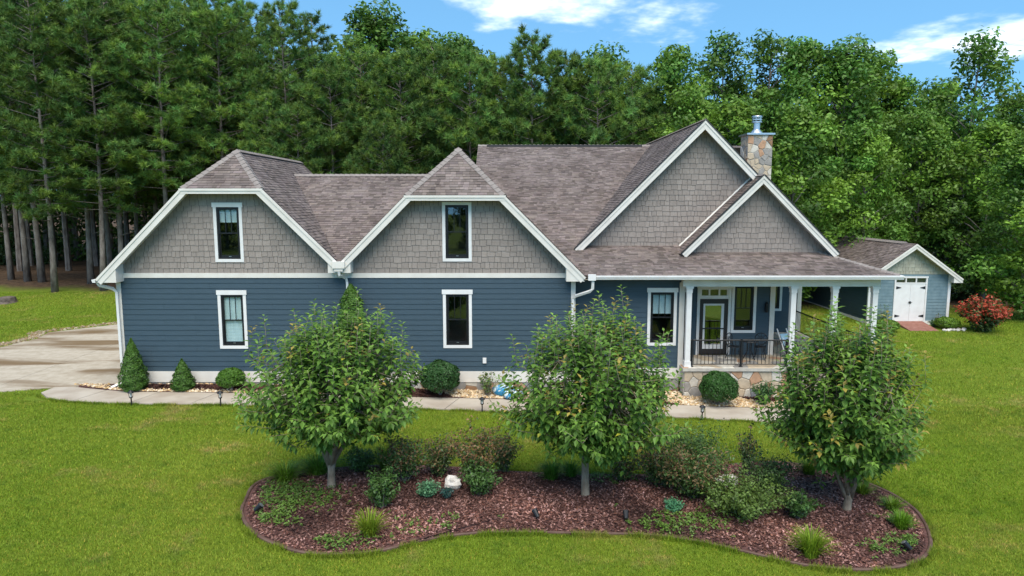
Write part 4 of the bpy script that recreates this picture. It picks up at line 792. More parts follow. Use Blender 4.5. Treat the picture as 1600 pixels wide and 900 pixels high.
def near_tree(label, bx, by, cx, R_, ztop, zbot, fork, trunks, seed):
    global rng
    rng = np.random.default_rng(seed); rnd = random.Random(seed); z0 = bz(bx, by); T = thing('ornamental_tree', label, 'tree', (bx, by, z0), 'three young trees in the front bed')
    mb = MB(); limbs = []; fk = Vector((bx + trunks[0], by, z0 + fork)); top = z0 + ztop
    mb.tube([(bx, by, z0 - 0.1), (bx + 0.0, by, z0 + 0.02), (bx + trunks[0] * 0.4, by, z0 + fork * 0.5), fk], [0.13, 0.095, 0.08, 0.075], 10)
    for i in range(9):
        a = i * 2.4 + 0.4; t = i / 8; rr = R_ * (0.72 - 0.45 * t); st = fk - Vector((0, 0, 0.25 * rnd.random() + (trunks[1] if i in (1, 3) else 0))); zz = z0 + zbot + (ztop - zbot) * (0.45 + 0.45 * t)
        e = Vector((cx + rr * math.cos(a), by + rr * math.sin(a) * 0.95, zz)); m1 = st.lerp(e, 0.35) + Vector((0, 0, 0.12)); m2 = st.lerp(e, 0.7) + Vector((0, 0, 0.1)); mb.tube([st, m1, m2, e], [0.055, 0.04, 0.026, 0.012], 7); limbs += [st.lerp(e, q) + Vector((0, 0, 0.1 * math.sin(q * 3))) for q in (0.2, 0.35, 0.5, 0.65, 0.8, 0.95)]
    prof_t = [0, 0.12, 0.28, 0.42, 0.6, 0.78, 0.9, 1.0]; prof_r = [0.55, 0.86, 1.02, 1.04, 0.98, 0.84, 0.66, 0.4]
    Cs, As, Ns, Ls, Ts = [], [], [], [], []; LA = np.array([tuple(l) for l in limbs])
    ns = 640
    for i in range(ns):
        t = rnd.random() ** 1.05; a = rnd.uniform(0, 6.283); lobes = 1 + 0.09 * math.sin(3 * a + seed + 3 * t) + 0.10 * math.sin(5 * a + 9 * t + seed * 2); rr = np.interp(t, prof_t, prof_r) * R_ * lobes * (rnd.uniform(0.55, 1.0) if i % 4 else rnd.uniform(0.15, 0.6))
        tip = np.array((cx + rr * math.cos(a), by + rr * math.sin(a), z0 + zbot + (ztop - zbot) * t * 0.93)); out = np.array((math.cos(a), math.sin(a), 0)) * (rr / R_); tip[2] += 0.30 * t * math.sin(3.1 * tip[0] + seed) * math.cos(2.7 * tip[1] + seed * 1.7) - 0.35 * t * (rr / R_) ** 2
        d = out * (1.15 - 0.85 * t) + np.array((0, 0, 0.15 + 1.2 * t)) + np.array([rnd.gauss(0, 0.18) for _ in range(3)]); d /= np.linalg.norm(d); Ln = rnd.uniform(0.45, 0.8)
        spike = t > 0.6 and rnd.random() < 0.27
        if spike: d = np.array((rnd.gauss(0, .12), rnd.gauss(0, .12), 1.0)); Ln = rnd.uniform(0.6, 0.9); tip = tip + np.array((0, 0, rnd.uniform(0.25, 0.6)))
        base = tip - d * Ln; k = np.argmin(((LA - base) ** 2).sum(1)); lp = LA[k]
        mb.tube([tuple(lp), tuple((lp + base) / 2 + np.array((0, 0, -0.03))), tuple(base), tuple(tip - d * 0.04)], [0.009, 0.007, 0.006, 0.003], 4)
        nl = int(Ln * 30); ph = rnd.uniform(0, 6); up = np.array((0, 0, 1.0)); e1 = np.cross(d, up + 0.01); e1 /= np.linalg.norm(e1); e2 = np.cross(d, e1); red = rnd.random() < ((0.14 if t > 0.45 else 0.05) * (2.2 if seed == 5 else 1.2 if seed == 4 else 0.5))
        for j in range(nl):
            s_ = j / (nl - 1); q = ph + j * 2.4; side = e1 * math.cos(q) + e2 * math.sin(q); A = side * 0.9 + d * (0.3 + 0.5 * s_) + np.array((0, 0, -0.7 + 0.45 * s_)); Cs.append(base + d * Ln * s_ * 1.02 - d * 0.02 + side * 0.01); As.append(A); Ns.append(up * 0.9 + side * 0.35 + d * 0.2); Ls.append(rnd.uniform(0.135, 0.20) * (1 - 0.35 * max(0, s_ - 0.7) / 0.3))
            tn = rnd.uniform(0.65, 1.2); y_ = max(0, s_ - 0.55) * 1.5 * (0.4 + 0.6 * t)
            c = np.array((tn * (1 + 0.9 * y_), tn * (1 + 0.6 * y_), tn * (1 + 0.5 * y_)))
            if red and s_ > 0.75: c = np.array((3.0, 1.25, 1.6)) * rnd.uniform(0.5, 1.1)
            elif rnd.random() < 0.006: c = np.array((3.2, 1.7, 1.2))
            Ts.append(c)
    part('trunk', mb, M_BARKN, T, smooth=True); Ls = np.array(Ls); V = leafquads(np.array(Cs) - np.array((bx, by, z0)), np.array(As), np.array(Ns), Ls, Ls * 0.29)
    link('crown', npmesh('crown', V, 4, np.repeat(np.array(Ts), 2, 0)), M_LEAFN, T, kind='stuff'); return T
near_tree('young leafy tree at the left of the bed, in front of the garage', -4.01, 14.69, -3.85, 2.0, 3.95, 1.42, 0.6, (0.02, 0.12), 3)
near_tree('young leafy tree in the middle of the bed, single straight trunk', 1.62, 14.6, 1.78, 1.98, 4.15, 1.3, 1.1, (-0.02, 0.0), 4)
near_tree('young leafy tree at the right of the bed, before the porch steps', 7.24, 14.25, 7.12, 1.62, 4.3, 1.2, 0.42, (0.05, 0.12), 5)

def shrub(label, x, y, z, rx, rz, n, leaf, tone, m=None, cat='shrub', name='shrub', shape='loose', tips=None, seed=1, group=None, lean=0.0):
    """stems + leaves; shape loose / ball / cone / column"""
    global rng
    rng = np.random.default_rng(seed); rnd = random.Random(seed); T = thing(name, label, cat, (x, y, z), group); BASE[T] = (0, 0, 0); mb = MB(); m = m or M_LEAFS
    if shape == 'loose':
        ns = 16; cs = []; 
        for i in range(ns):
            a = i * 2.4; r_ = rx * math.sqrt((i + 0.5) / ns) * 0.85; h = rz * rnd.uniform(0.62, 1.0) * (1 - 0.35 * (r_ / rx) ** 2); p = Vector((r_ * math.cos(a) + lean * h, r_ * math.sin(a), h)); mb.tube([(0.02 * math.cos(a), 0.02 * math.sin(a), -0.04), (p.x * 0.5, p.y * 0.5, h * 0.45), p], [0.012, 0.008, 0.003], 4); cs.append(p)
        P_ = np.array([tuple(c) for c in cs]); k = rng.integers(0, ns, n); s_ = rng.uniform(0.12, 1.04, n) ** 0.7; st = np.c_[P_[k, 0] * s_ ** 1.2, P_[k, 1] * s_ ** 1.2, P_[k, 2] * s_]; off = rdir(n) * (rng.random(n) ** 0.5 * min(rx, rz) * 0.27)[:, None]; C = st + off; Nn = unit(off) * 0.6 + np.array((0, 0, 0.7)) + rdir(n) * 0.6; hi = s_
    elif shape == 'ball':
        d = rdir(n); d[:, 2] = np.where(d[:, 2] < -0.55, -d[:, 2], d[:, 2]); r_ = 1 - 0.3 * rng.random(n) ** 2.2; bump = 1 + 0.05 * np.sin(d[:, 0] * 7 + seed) * np.sin(d[:, 1] * 6) + 0.04 * np.sin(d[:, 2] * 9 + d[:, 0] * 5); C = d * (r_ * bump)[:, None] * np.array((rx, rx, rz / 2)) + np.array((0, 0, rz * 0.5)); C[:, 2] = np.maximum(C[:, 2], 0.01); Nn = d + rdir(n) * 0.7; hi = C[:, 2] / rz
        for i in range(7): a = i * 0.9; mb.tube([(0, 0, -0.05), (rx * 0.35 * math.cos(a), rx * 0.35 * math.sin(a), rz * 0.35), (rx * 0.7 * math.cos(a), rx * 0.7 * math.sin(a), rz * 0.62)], [0.02, 0.014, 0.006], 4)
    else:
        t = rng.random(n) ** 1.3; a = rng.uniform(0, 6.283, n); pr = (np.interp(t, [0, 0.08, 0.25, 0.6, 0.85, 1], [0.72, 0.95, 1.0, 0.62, 0.28, 0.02]) if shape == 'cone' else np.interp(t, [0, 0.1, 0.5, 0.85, 1], [0.7, 0.95, 1.0, 0.7, 0.1])); r_ = rx * pr * (1 - 0.35 * rng.random(n) ** 2) * (1 + 0.09 * np.sin(a * 5 + t * 20 + seed) + 0.07 * np.sin(a * 3 - t * 31)); C = np.c_[r_ * np.cos(a), r_ * np.sin(a), t * rz + 0.01]; Nn = np.c_[np.cos(a), np.sin(a), 0.4 + 0 * a] + rdir(n) * 0.6; hi = t; mb.tube([(0, 0, -0.05), (0, 0, rz * 0.5), (0, 0, rz * 0.93)], [0.05, 0.03, 0.005], 6)
    part('stem', mb, M_BARKD, T); ln = rng.uniform(0.6, 1.2, n) * leaf
    up = shape in ('cone', 'column')
    V = diamonds(C, Nn, ln, ln * (0.45 if not up else 0.5)); tn = np.array(tone)[None, :] * rng.uniform(0.6, 1.35, n)[:, None]
    if tips is not None:
        k = (rng.random(n) < tips[1] * np.clip((hi - 0.45) * 2.2, 0, 1)); tn[k] = np.array(tips[0])[None, :] * rng.uniform(0.6, 1.3, k.sum())[:, None]
    link('foliage', npmesh('foliage', V, 4, tn), m, T, kind='stuff'); return T
def tuft(label, x, y, z, r, h, n, tone, seed, name='grass_clump', cat='grass clump', group=None, wd=0.012):
    rg = np.random.default_rng(seed); T = thing(name, label, cat, (x, y, z), group); a = rg.uniform(0, 6.283, n); b0 = rg.uniform(0, 0.3, n) * r; reach = rg.uniform(0.25, 1.0, n) * r; hh = h * rg.uniform(0.6, 1.1, n) * (1.1 - 0.45 * (reach / r) ** 2); ca, sa = np.cos(a), np.sin(a); sd = np.c_[-sa, ca, 0 * a]; Q = []
    for s_ in (0, 0.35, 0.7, 1.0):
        rad = b0 + reach * s_ ** 1.4; zz = hh * (1.55 * s_ - 0.62 * s_ ** 2.6); p = np.c_[rad * ca, rad * sa, zz - 0.02]; w_ = wd * (1 - 0.85 * s_); Q.append((p - sd * w_, p + sd * w_))
    V = np.concatenate([np.stack([Q[i][0], Q[i][1], Q[i + 1][1], Q[i + 1][0]], 1) for i in range(3)], 0).reshape(-1, 3); tn = np.array(tone)[None, :] * rg.uniform(0.6, 1.4, n)[:, None]; tn = np.concatenate([tn, tn, tn], 0); link('blades', npmesh('blades', V, 4, tn), M_TUFT, T, kind='stuff'); return T
# along the walls
zf = lambda x, y: gz(x, y) + 0.05 + 0.10 * min(1, max(0, y - 22.2))
def wallshrub(label, x, rx, rz, n, leaf, tone, shape, seed, m=None, y=22.5, **k): return shrub(label, x, y, zf(x, y), rx, rz, n, leaf, tone, m or M_EVER, 'shrub', k.pop('name', 'evergreen_shrub'), shape, seed=seed, **k)
wallshrub('tall cone shaped evergreen at the garage corner by the drive', -12.62, 0.44, 1.72, 9000, 0.035, (1.35, 1.35, 0.8), 'cone', 61)
wallshrub('shorter cone shaped evergreen, second from the garage corner', -10.98, 0.37, 1.02, 6000, 0.035, (1.25, 1.25, 0.8), 'cone', 62)
wallshrub('low clipped round boxwood below the left garage window', -9.38, 0.46, 0.72, 6000, 0.032, (1.5, 1.55, 0.7), 'ball', 63)
wallshrub('tall column shaped evergreen at the joint of the two garage gables', -5.3, 0.5, 3.6, 12000, 0.045, (1.3, 1.3, 0.7), 'column', 64, y=22.52)
wallshrub('dark round shrub left of the young bush under the middle wall', -2.4, 0.66, 1.15, 7000, 0.05, (0.62, 0.8, 0.85), 'ball', 65, y=22.45)
shrub('sparse young bush in a pebble ring beside the plastic bags', -0.83, 22.5, zf(-0.83, 22.5), 0.42, 0.98, 420, 0.05, (1.5, 1.35, 1.3), None, seed=66, tips=((2.5, 1.5, 1.2), 0.3))
wallshrub('dark round boxwood in front of the porch railing', 6.82, 0.62, 1.12, 9000, 0.042, (0.75, 0.95, 0.8), 'ball', 67, y=22.25)
shrub('loose blue green shrub right of the round boxwood by the porch', 8.35, 22.3, zf(8.35, 22.3), 0.48, 0.8, 1500, 0.05, (0.8, 1.0, 1.2), None, seed=68)
# by the outbuilding
shrub('large red tinged shrub right of the outbuilding', 23.75, 34.3, gz(23.75, 34.3), 1.35, 1.9, 5200, 0.09, (0.95, 0.85, 0.8), None, seed=70, tips=((5.6, 0.5, 0.9), 0.7))
shrub('yellow green low shrub left of the ramp', 18.9, 34.4, gz(18.9, 34.4), 0.62, 0.62, 2600, 0.05, (2.3, 1.9, 0.8), M_EVER, name='evergreen_shrub', shape='ball', seed=71)
shrub('yellow green low shrub right of the ramp', 22.35, 35.0, gz(22.35, 35.0), 0.6, 0.6, 2600, 0.05, (2.3, 1.9, 0.8), M_EVER, name='evergreen_shrub', shape='ball', seed=72)
shrub('blue green low plant between the ramp and the yellow shrub', 21.95, 35.4, gz(21.95, 35.4), 0.35, 0.45, 600, 0.05, (0.7, 1.0, 1.3), None, seed=73)
shrub('tall wispy plant against the outbuilding wall, left of the doors', 19.3, 35.5, gz(19.3, 35.5), 0.42, 1.25, 420, 0.05, (1.2, 1.3, 1.5), None, seed=74)
shrub('bare twiggy plant against the outbuilding wall, right of the doors', 22.3, 35.7, gz(22.3, 35.7), 0.25, 0.75, 70, 0.04, (1.6, 1.2, 1.2), None, seed=75)
# in the tree bed
def bs(label, x, y, rx, rz, n, leaf=0.036, tone=(0.9, 0.95, 1), seed=1, **k): return shrub(label, x, y, bz(x, y), rx * (1.22 if rz > 0.4 else 1), rz * (1.2 if rz > 0.4 else 1), int(n * 1.25), leaf * 1.12, tone, None, seed=seed, **k)
RED = ((2.6, 0.95, 1.6), 0.5)
bs('dense dark shrub nearest the front left grass clump', -2.7, 13.7, 0.36, 0.72, 1900, tone=(0.85, 1.0, 0.8), seed=80)
bs('tall loose shrub right behind the left tree trunk', -2.45, 15.05, 0.55, 1.05, 2300, tone=(0.75, 0.9, 0.9), seed=81, tips=RED)
bs('shrub with reddish tips between the left tree and the white rock', -1.68, 15.5, 0.5, 0.85, 1900, tone=(0.9, 0.9, 0.9), seed=82, tips=RED)
bs('tall red tipped shrub right behind the upright white rock', -0.8, 15.1, 0.68, 1.3, 2600, tone=(0.9, 0.92, 0.85), seed=83, tips=((2.8, 0.9, 1.5), 0.75))
bs('rounded green shrub in front of the tall red tipped one', -0.72, 14.45, 0.45, 0.62, 1700, tone=(0.85, 1.0, 0.8), seed=84)
bs('narrow upright shrub at the back edge left of the middle tree', -0.2, 15.95, 0.42, 0.85, 1500, tone=(0.8, 0.85, 0.85), seed=85, tips=RED)
bs('blue grey low mounded plant beside the upright white rock', -1.82, 14.3, 0.32, 0.34, 1100, 0.03, (1.2, 1.65, 3.0), 86, cat='plant', name='mounded_plant')
bs('dark blue low plant in front of the upright white rock', -1.4, 14.22, 0.19, 0.26, 500, 0.025, (0.35, 0.6, 1.9), 87, cat='plant', name='mounded_plant')
bs('small teal mounded plant right of the middle tree', 3.42, 13.95, 0.27, 0.24, 1000, 0.028, (1.1, 1.9, 3.4), 88, cat='plant', name='mounded_plant')
bs('dark shrub at the back of the bed right of the middle tree', 3.4, 15.3, 0.68, 0.9, 2800, tone=(0.7, 0.8, 0.8), seed=89, tips=RED)
bs('tall bushy shrub left of the low pale boulder', 4.35, 15.75, 0.85, 1.2, 3600, tone=(0.85, 0.95, 0.75), seed=90)
bs('wide shrub in front of the pale boulder, left part', 4.0, 14.65, 0.8, 1.0, 3800, tone=(0.85, 0.9, 0.75), seed=91, tips=RED)
bs('broad yellowish green shrub at the front right of the bed', 4.8, 13.85, 1.0, 0.68, 5200, tone=(1.25, 1.15, 0.8), seed=92)
bs('thin tall sprig shrub behind the pale boulder', 5.65, 15.95, 0.28, 1.15, 650, tone=(0.7, 0.8, 0.8), seed=93, tips=RED)
bs('shrub between the pale boulder and the right tree', 5.85, 15.05, 0.56, 0.78, 2200, tone=(0.85, 0.9, 0.8), seed=94)
bs('low green shrub at the back edge between left tree and grass clump', -3.6, 15.75, 0.42, 0.5, 1300, tone=(0.9, 1.0, 0.8), seed=96)
bs('low shrub at the back edge right of the middle trunk', 2.6, 15.6, 0.4, 0.5, 1200, tone=(0.85, 0.95, 0.85), seed=97, tips=RED)
bs('small round shrub at the foot of the right tree', 5.98, 13.75, 0.34, 0.52, 1100, tone=(0.8, 1.0, 0.85), seed=95)
zt = lambda *a: bz(*a)
tuft('yellow green grass clump at the front left of the bed', -2.72, 12.55, bz(-2.72, 12.55), 0.42, 0.5, 190, (1.5, 1.25, 0.6), 1); tuft('large yellow green grass clump at the front right of the bed', 5.62, 12.3, bz(5.62, 12.3), 0.45, 0.52, 320, (1.45, 1.3, 0.6), 2)
tuft('dark green grass clump just left of the middle trunk', 0.92, 15.5, bz(0.92, 15.5), 0.42, 0.42, 300, (0.65, 0.9, 0.6), 3); tuft('dark green grass clump touching the middle trunk', 1.4, 15.75, bz(1.4, 15.75), 0.34, 0.4, 220, (0.65, 0.9, 0.6), 4); tuft('tall grass clump at the back behind the left tree', -3.0, 15.9, bz(-3, 15.9), 0.5, 0.62, 300, (0.75, 0.9, 0.6), 5)
tuft('grass clump at the back left of the left trunk', -4.55, 15.55, bz(-4.55, 15.55), 0.62, 0.46, 420, (0.95, 1.1, 0.6), 6); tuft('grass clump at the back left corner of the bed', -5.2, 15.2, bz(-5.2, 15.2), 0.6, 0.4, 380, (1.2, 1.2, 0.6), 7); tuft('grass clump at the back right of the bed', 7.3, 16.3, bz(7.3, 16.3), 0.4, 0.42, 240, (1.05, 1.05, 0.5), 8)
tuft('bright grass clump near the right end of the bed', 8.0, 13.5, bz(8, 13.5), 0.34, 0.4, 220, (1.1, 1.3, 0.5), 9); tuft('grass clump at the back right rim past the right trunk', 8.05, 15.2, bz(8.05, 15.2), 0.36, 0.3, 200, (1.2, 1.15, 0.6), 10); tuft('grass clump at the right rim between the other two', 8.3, 14.4, bz(8.3, 14.4), 0.36, 0.3, 200, (1.15, 1.15, 0.6), 11); tuft('grass clump behind the low pale boulder', 4.85, 16.3, bz(4.85, 16.3), 0.4, 0.55, 200, (1.0, 1.15, 0.5), 12)
rgw = np.random.default_rng(77); k_ = 0
wx, wy, wt = [], [], []
for cx_, cy_, sr, nn in ((-4.6, 14.0, 0.55, 260), (-4.95, 13.2, 0.35, 120), (-3.2, 12.3, 0.35, 70), (3.6, 13.45, 0.5, 130), (7.2, 12.6, 0.4, 60), (7.95, 12.9, 0.25, 120), (-1.6, 12.9, 0.5, 50), (2.2, 15.8, 0.5, 90), (6.2, 14.4, 0.4, 60), (3.0, 13.2, 0.3, 50), (-5.0, 14.6, 0.4, 150), (8.3, 13.8, 0.25, 130)):
    wx.append(rgw.normal(cx_, sr, nn)); wy.append(rgw.normal(cy_, sr * 0.5, nn))
wx = np.concatenate(wx); wy = np.concatenate(wy); k_ = bedr(wx, wy) < 0.96; wx, wy = wx[k_], wy[k_]; m_ = 7; wx = np.repeat(wx, m_); wy = np.repeat(wy, m_); n = len(wx); C = np.c_[wx + rgw.normal(0, 0.035, n), wy + rgw.normal(0, 0.035, n), bedz(wx, wy) + rgw.uniform(0.02, 0.1, n)]; rng = rgw
V = diamonds(C, rdir(n) * 0.5 + np.array((0, 0, 0.8)), rgw.uniform(0.02, 0.045, n), rgw.uniform(0.01, 0.02, n)); tag(link('weeds', npmesh('weeds', V, 4, np.array((1.5, 1.5, 0.9))[None, :] * rgw.uniform(0.6, 1.3, n)[:, None]), M_LEAFS, kind='stuff'), 'small green weeds scattered through the mulch', 'weeds')

# ------------------------------------------------------------------ the wood behind
def pine_proto(h, c0, rad, nb, seed, density=1.0, top_pow=0.8):
    """trunk mesh and needle crown; needles are thin triangles in tufts at the branch ends"""
    global rng
    rng = np.random.default_rng(seed); rnd = random.Random(seed); mb = MB(); sway = rnd.uniform(-0.25, 0.25); zs = np.linspace(0, h * 0.985, 9)
    ax = lambda z: np.array((sway * math.sin(z / h * 3), 0.15 * math.sin(z / h * 4 + seed), z)); r0 = 0.0098 * h
    mb.tube([tuple(ax(z) - np.array((0, 0, 0.15 if i == 0 else 0))) for i, z in enumerate(zs)], [r0 * (1.25 if i == 0 else (1 - 0.93 * z / h)) for i, z in enumerate(zs)], 8)
    TC, TD, TR = [], [], []
    for i in range(nb):
        t = ((i + rnd.random()) / nb) ** 0.95; z = h * (c0 + (0.985 - c0) * t); a = i * 2.399 + rnd.uniform(-0.4, 0.4); Lb = rad * (np.interp(t, [0, 0.18, 0.45, 0.8, 1], [0.6, 0.95, 1.0, 0.72, 0.22])) * rnd.uniform(0.6, 1.15); rise = rnd.uniform(0.0, 0.3) + 0.55 * t; d = np.array((math.cos(a), math.sin(a), rise)); p0 = ax(z); p1 = p0 + d * Lb * 0.55 - np.array((0, 0, 0.06 * Lb)); p2 = p0 + d * Lb
        mb.tube([tuple(p0), tuple(p1), tuple(p2)], [0.035, 0.022, 0.008], 4, cap=False); k = max(4, int(Lb * 6.2 * density)); side = np.array((-math.sin(a), math.cos(a), 0))
        for j in range(k):
            s_ = 0.42 + 0.58 * ((j + rnd.random()) / k) ** 0.8; w_ = (rnd.random() - 0.5) * 1.25 * (0.35 + 0.65 * (1 - abs(s_ - 0.7))) * min(Lb * 0.55, 1.15); TC.append(p0 + (p2 - p0) * s_ + side * w_ + np.array((0, 0, rnd.uniform(-0.12, 0.28)))); TD.append(np.array((math.cos(a) * 0.6, math.sin(a) * 0.6, 0.75)) + side * w_ * 0.4); TR.append(rnd.uniform(0.75, 1.3))
    if c0 > 0.3:
        for i in range(9):
            z = h * rnd.uniform(0.14, c0); a = rnd.uniform(0, 6.28); Lb = rnd.uniform(0.5, 1.6); p = ax(z); mb.tube([tuple(p), tuple(p + np.array((math.cos(a) * Lb, math.sin(a) * Lb, 0.25 * Lb)))], [0.025, 0.006], 4, cap=False)
    TC, TD, TR = np.array(TC), unit(np.array(TD)), np.array(TR); nn = 34; n = len(TC) * nn; C = np.repeat(TC, nn, 0); D = unit(np.repeat(TD, nn, 0) * 0.75 + rdir(n)); ln = (rng.uniform(0.28, 0.42, n) * np.repeat(TR, nn))[:, None]; Sd = unit(np.cross(D, rdir(n))) * 0.025; C = C + rdir(n) * 0.07
    V = np.stack([C - Sd, C + Sd, C + D * ln], 1).reshape(-1, 3); tt = np.repeat(np.clip(rng.normal(1.0, 0.28, len(TC)), 0.4, 1.8), nn) * rng.uniform(0.8, 1.25, n); yl = np.repeat(rng.random(len(TC)), nn); tone = np.c_[tt * (0.75 + 0.55 * yl), tt * (0.92 + 0.18 * yl), tt * (1.2 - 0.4 * yl)]
    a = mb.mesh('pine_trunk', smooth=True); a.materials.append(M_BARKP); c = npmesh('pine_crown', V, 3, tone); c.materials.append(M_NEEDLE); return a, c, h
def dec_proto(h, c0, rx, ncl, nl, leaf, seed, cr=1.0, prof=None, trunk_r=0.011, m=None):
    """broad leaved: trunk, limbs to clump centres, leaf diamonds in the clumps"""
    global rng
    rng = np.random.default_rng(seed); rnd = random.Random(seed); mb = MB(); prof = prof or ([0, 0.2, 0.5, 0.8, 1], [0.5, 0.9, 1.0, 0.7, 0.2]); sway = rnd.uniform(-0.4, 0.4)
    ax = lambda z: np.array((sway * math.sin(z / h * 3), 0.3 * math.sin(z / h * 3 + seed), z)); zs = np.linspace(0, h * 0.93, 8); r0 = trunk_r * h; mb.tube([tuple(ax(z) - np.array((0, 0, 0.15 if i == 0 else 0))) for i, z in enumerate(zs)], [r0 * (1.3 if i == 0 else 1 - 0.9 * z / h) for i, z in enumerate(zs)], 8); CC, RR = [], []
    for i in range(ncl):
        t = (i + rnd.random()) / ncl; a = i * 2.399 + rnd.uniform(-0.5, 0.5); r_ = rx * np.interp(t, *prof) * (rnd.uniform(0.6, 1.05) if i % 3 else rnd.uniform(0.1, 0.6)); z = h * (c0 + (0.97 - c0) * t); p = ax(z) + np.array((r_ * math.cos(a), r_ * math.sin(a), 0)); CC.append(p); RR.append(rnd.uniform(0.75, 1.25) * cr); st = ax(max(h * c0 * 0.8, z - r_ * rnd.uniform(0.6, 1.0))); mb.tube([tuple(st), tuple((st + p) / 2 + np.array((0, 0, 0.15))), tuple(p)], [0.05, 0.035, 0.01], 4, cap=False)
    CC, RR = np.array(CC), np.array(RR); k = rng.integers(0, ncl, nl); d = rdir(nl); rr = RR[k] * (0.35 + 0.65 * rng.random(nl) ** 0.5) * (1 + 0.25 * np.sin(d[:, 0] * 6 + k) * np.sin(d[:, 2] * 5 + k * 2)); C = CC[k] + d * rr[:, None] * np.array((1.1, 1.1, 0.75)); Nn = d * 0.6 + np.array((0, 0, 0.55)) + rdir(nl) * 0.75; ln = leaf * rng.uniform(0.6, 1.25, nl); V = diamonds(C, Nn, ln, ln * 0.55); ct = np.clip(rng.normal(1, 0.2, ncl), 0.5, 1.5)[k]; yl = rng.random(ncl)[k]; tt = ct * rng.uniform(0.7, 1.3, nl); tone = np.c_[tt * (0.85 + 0.35 * yl), tt * (0.95 + 0.1 * yl), tt * (1.1 - 0.3 * yl)]
    a = mb.mesh('tree_trunk', smooth=True); a.materials.append(M_BARKD); c = npmesh('tree_crown', V, 4, tone); c.materials.append(m or M_LEAFD); return a, c, h
M_CEDAR = mat('cedar_leaves', (0.045, 0.085, 0.02), 0.6, attr=True, trans=0.15, objvar=0.15, spec=0.25)
M_BRIGHT = mat('bright_leaves', (0.138, 0.262, 0.034), 0.5, attr=True, trans=0.3, objvar=0.12, spec=0.35)
PR = {'P': [pine_proto(20, 0.24, 3.5, 92, 101), pine_proto(20, 0.33, 3.4, 84, 102), pine_proto(20, 0.28, 3.7, 90, 103)], 'S': [pine_proto(20, 0.45, 2.0, 60, 104, 0.8)],
      'Q': [pine_proto(16, 0.10, 3.3, 96, 105, 1.1), pine_proto(16, 0.14, 3.0, 90, 106, 1.1), pine_proto(16, 0.08, 3.5, 100, 107, 1.05)],
      'D': [dec_proto(18, 0.22, 3.4, 62, 15000, 0.17, 111, 1.15), dec_proto(18, 0.28, 3.1, 56, 14000, 0.17, 112, 1.1), dec_proto(18, 0.18, 3.6, 66, 16000, 0.17, 113, 1.15)],
      'S2': [dec_proto(18, 0.42, 2.6, 34, 5200, 0.17, 114, 0.95), dec_proto(18, 0.5, 2.9, 30, 5000, 0.17, 115, 1.0)],
      'C': [dec_proto(12, 0.08, 2.7, 58, 15000, 0.13, 116, 0.9, m=M_BRIGHT), dec_proto(12, 0.1, 2.5, 52, 14000, 0.13, 117, 0.85, m=M_BRIGHT)],
      'K': [dec_proto(10, 0.04, 2.4, 60, 12000, 0.12, 118, 0.7, ([0, 0.15, 0.5, 1], [0.9, 1.0, 0.7, 0.1]), m=M_CEDAR)]}
NAMES = {'P': ('pine_tree', 'pine'), 'S': ('pine_tree', 'pine'), 'Q': ('pine_tree', 'pine'), 'D': ('broadleaf_tree', 'tree'), 'S2': ('broadleaf_tree', 'tree'), 'C': ('broadleaf_tree', 'tree'), 'K': ('cedar_tree', 'cedar')}
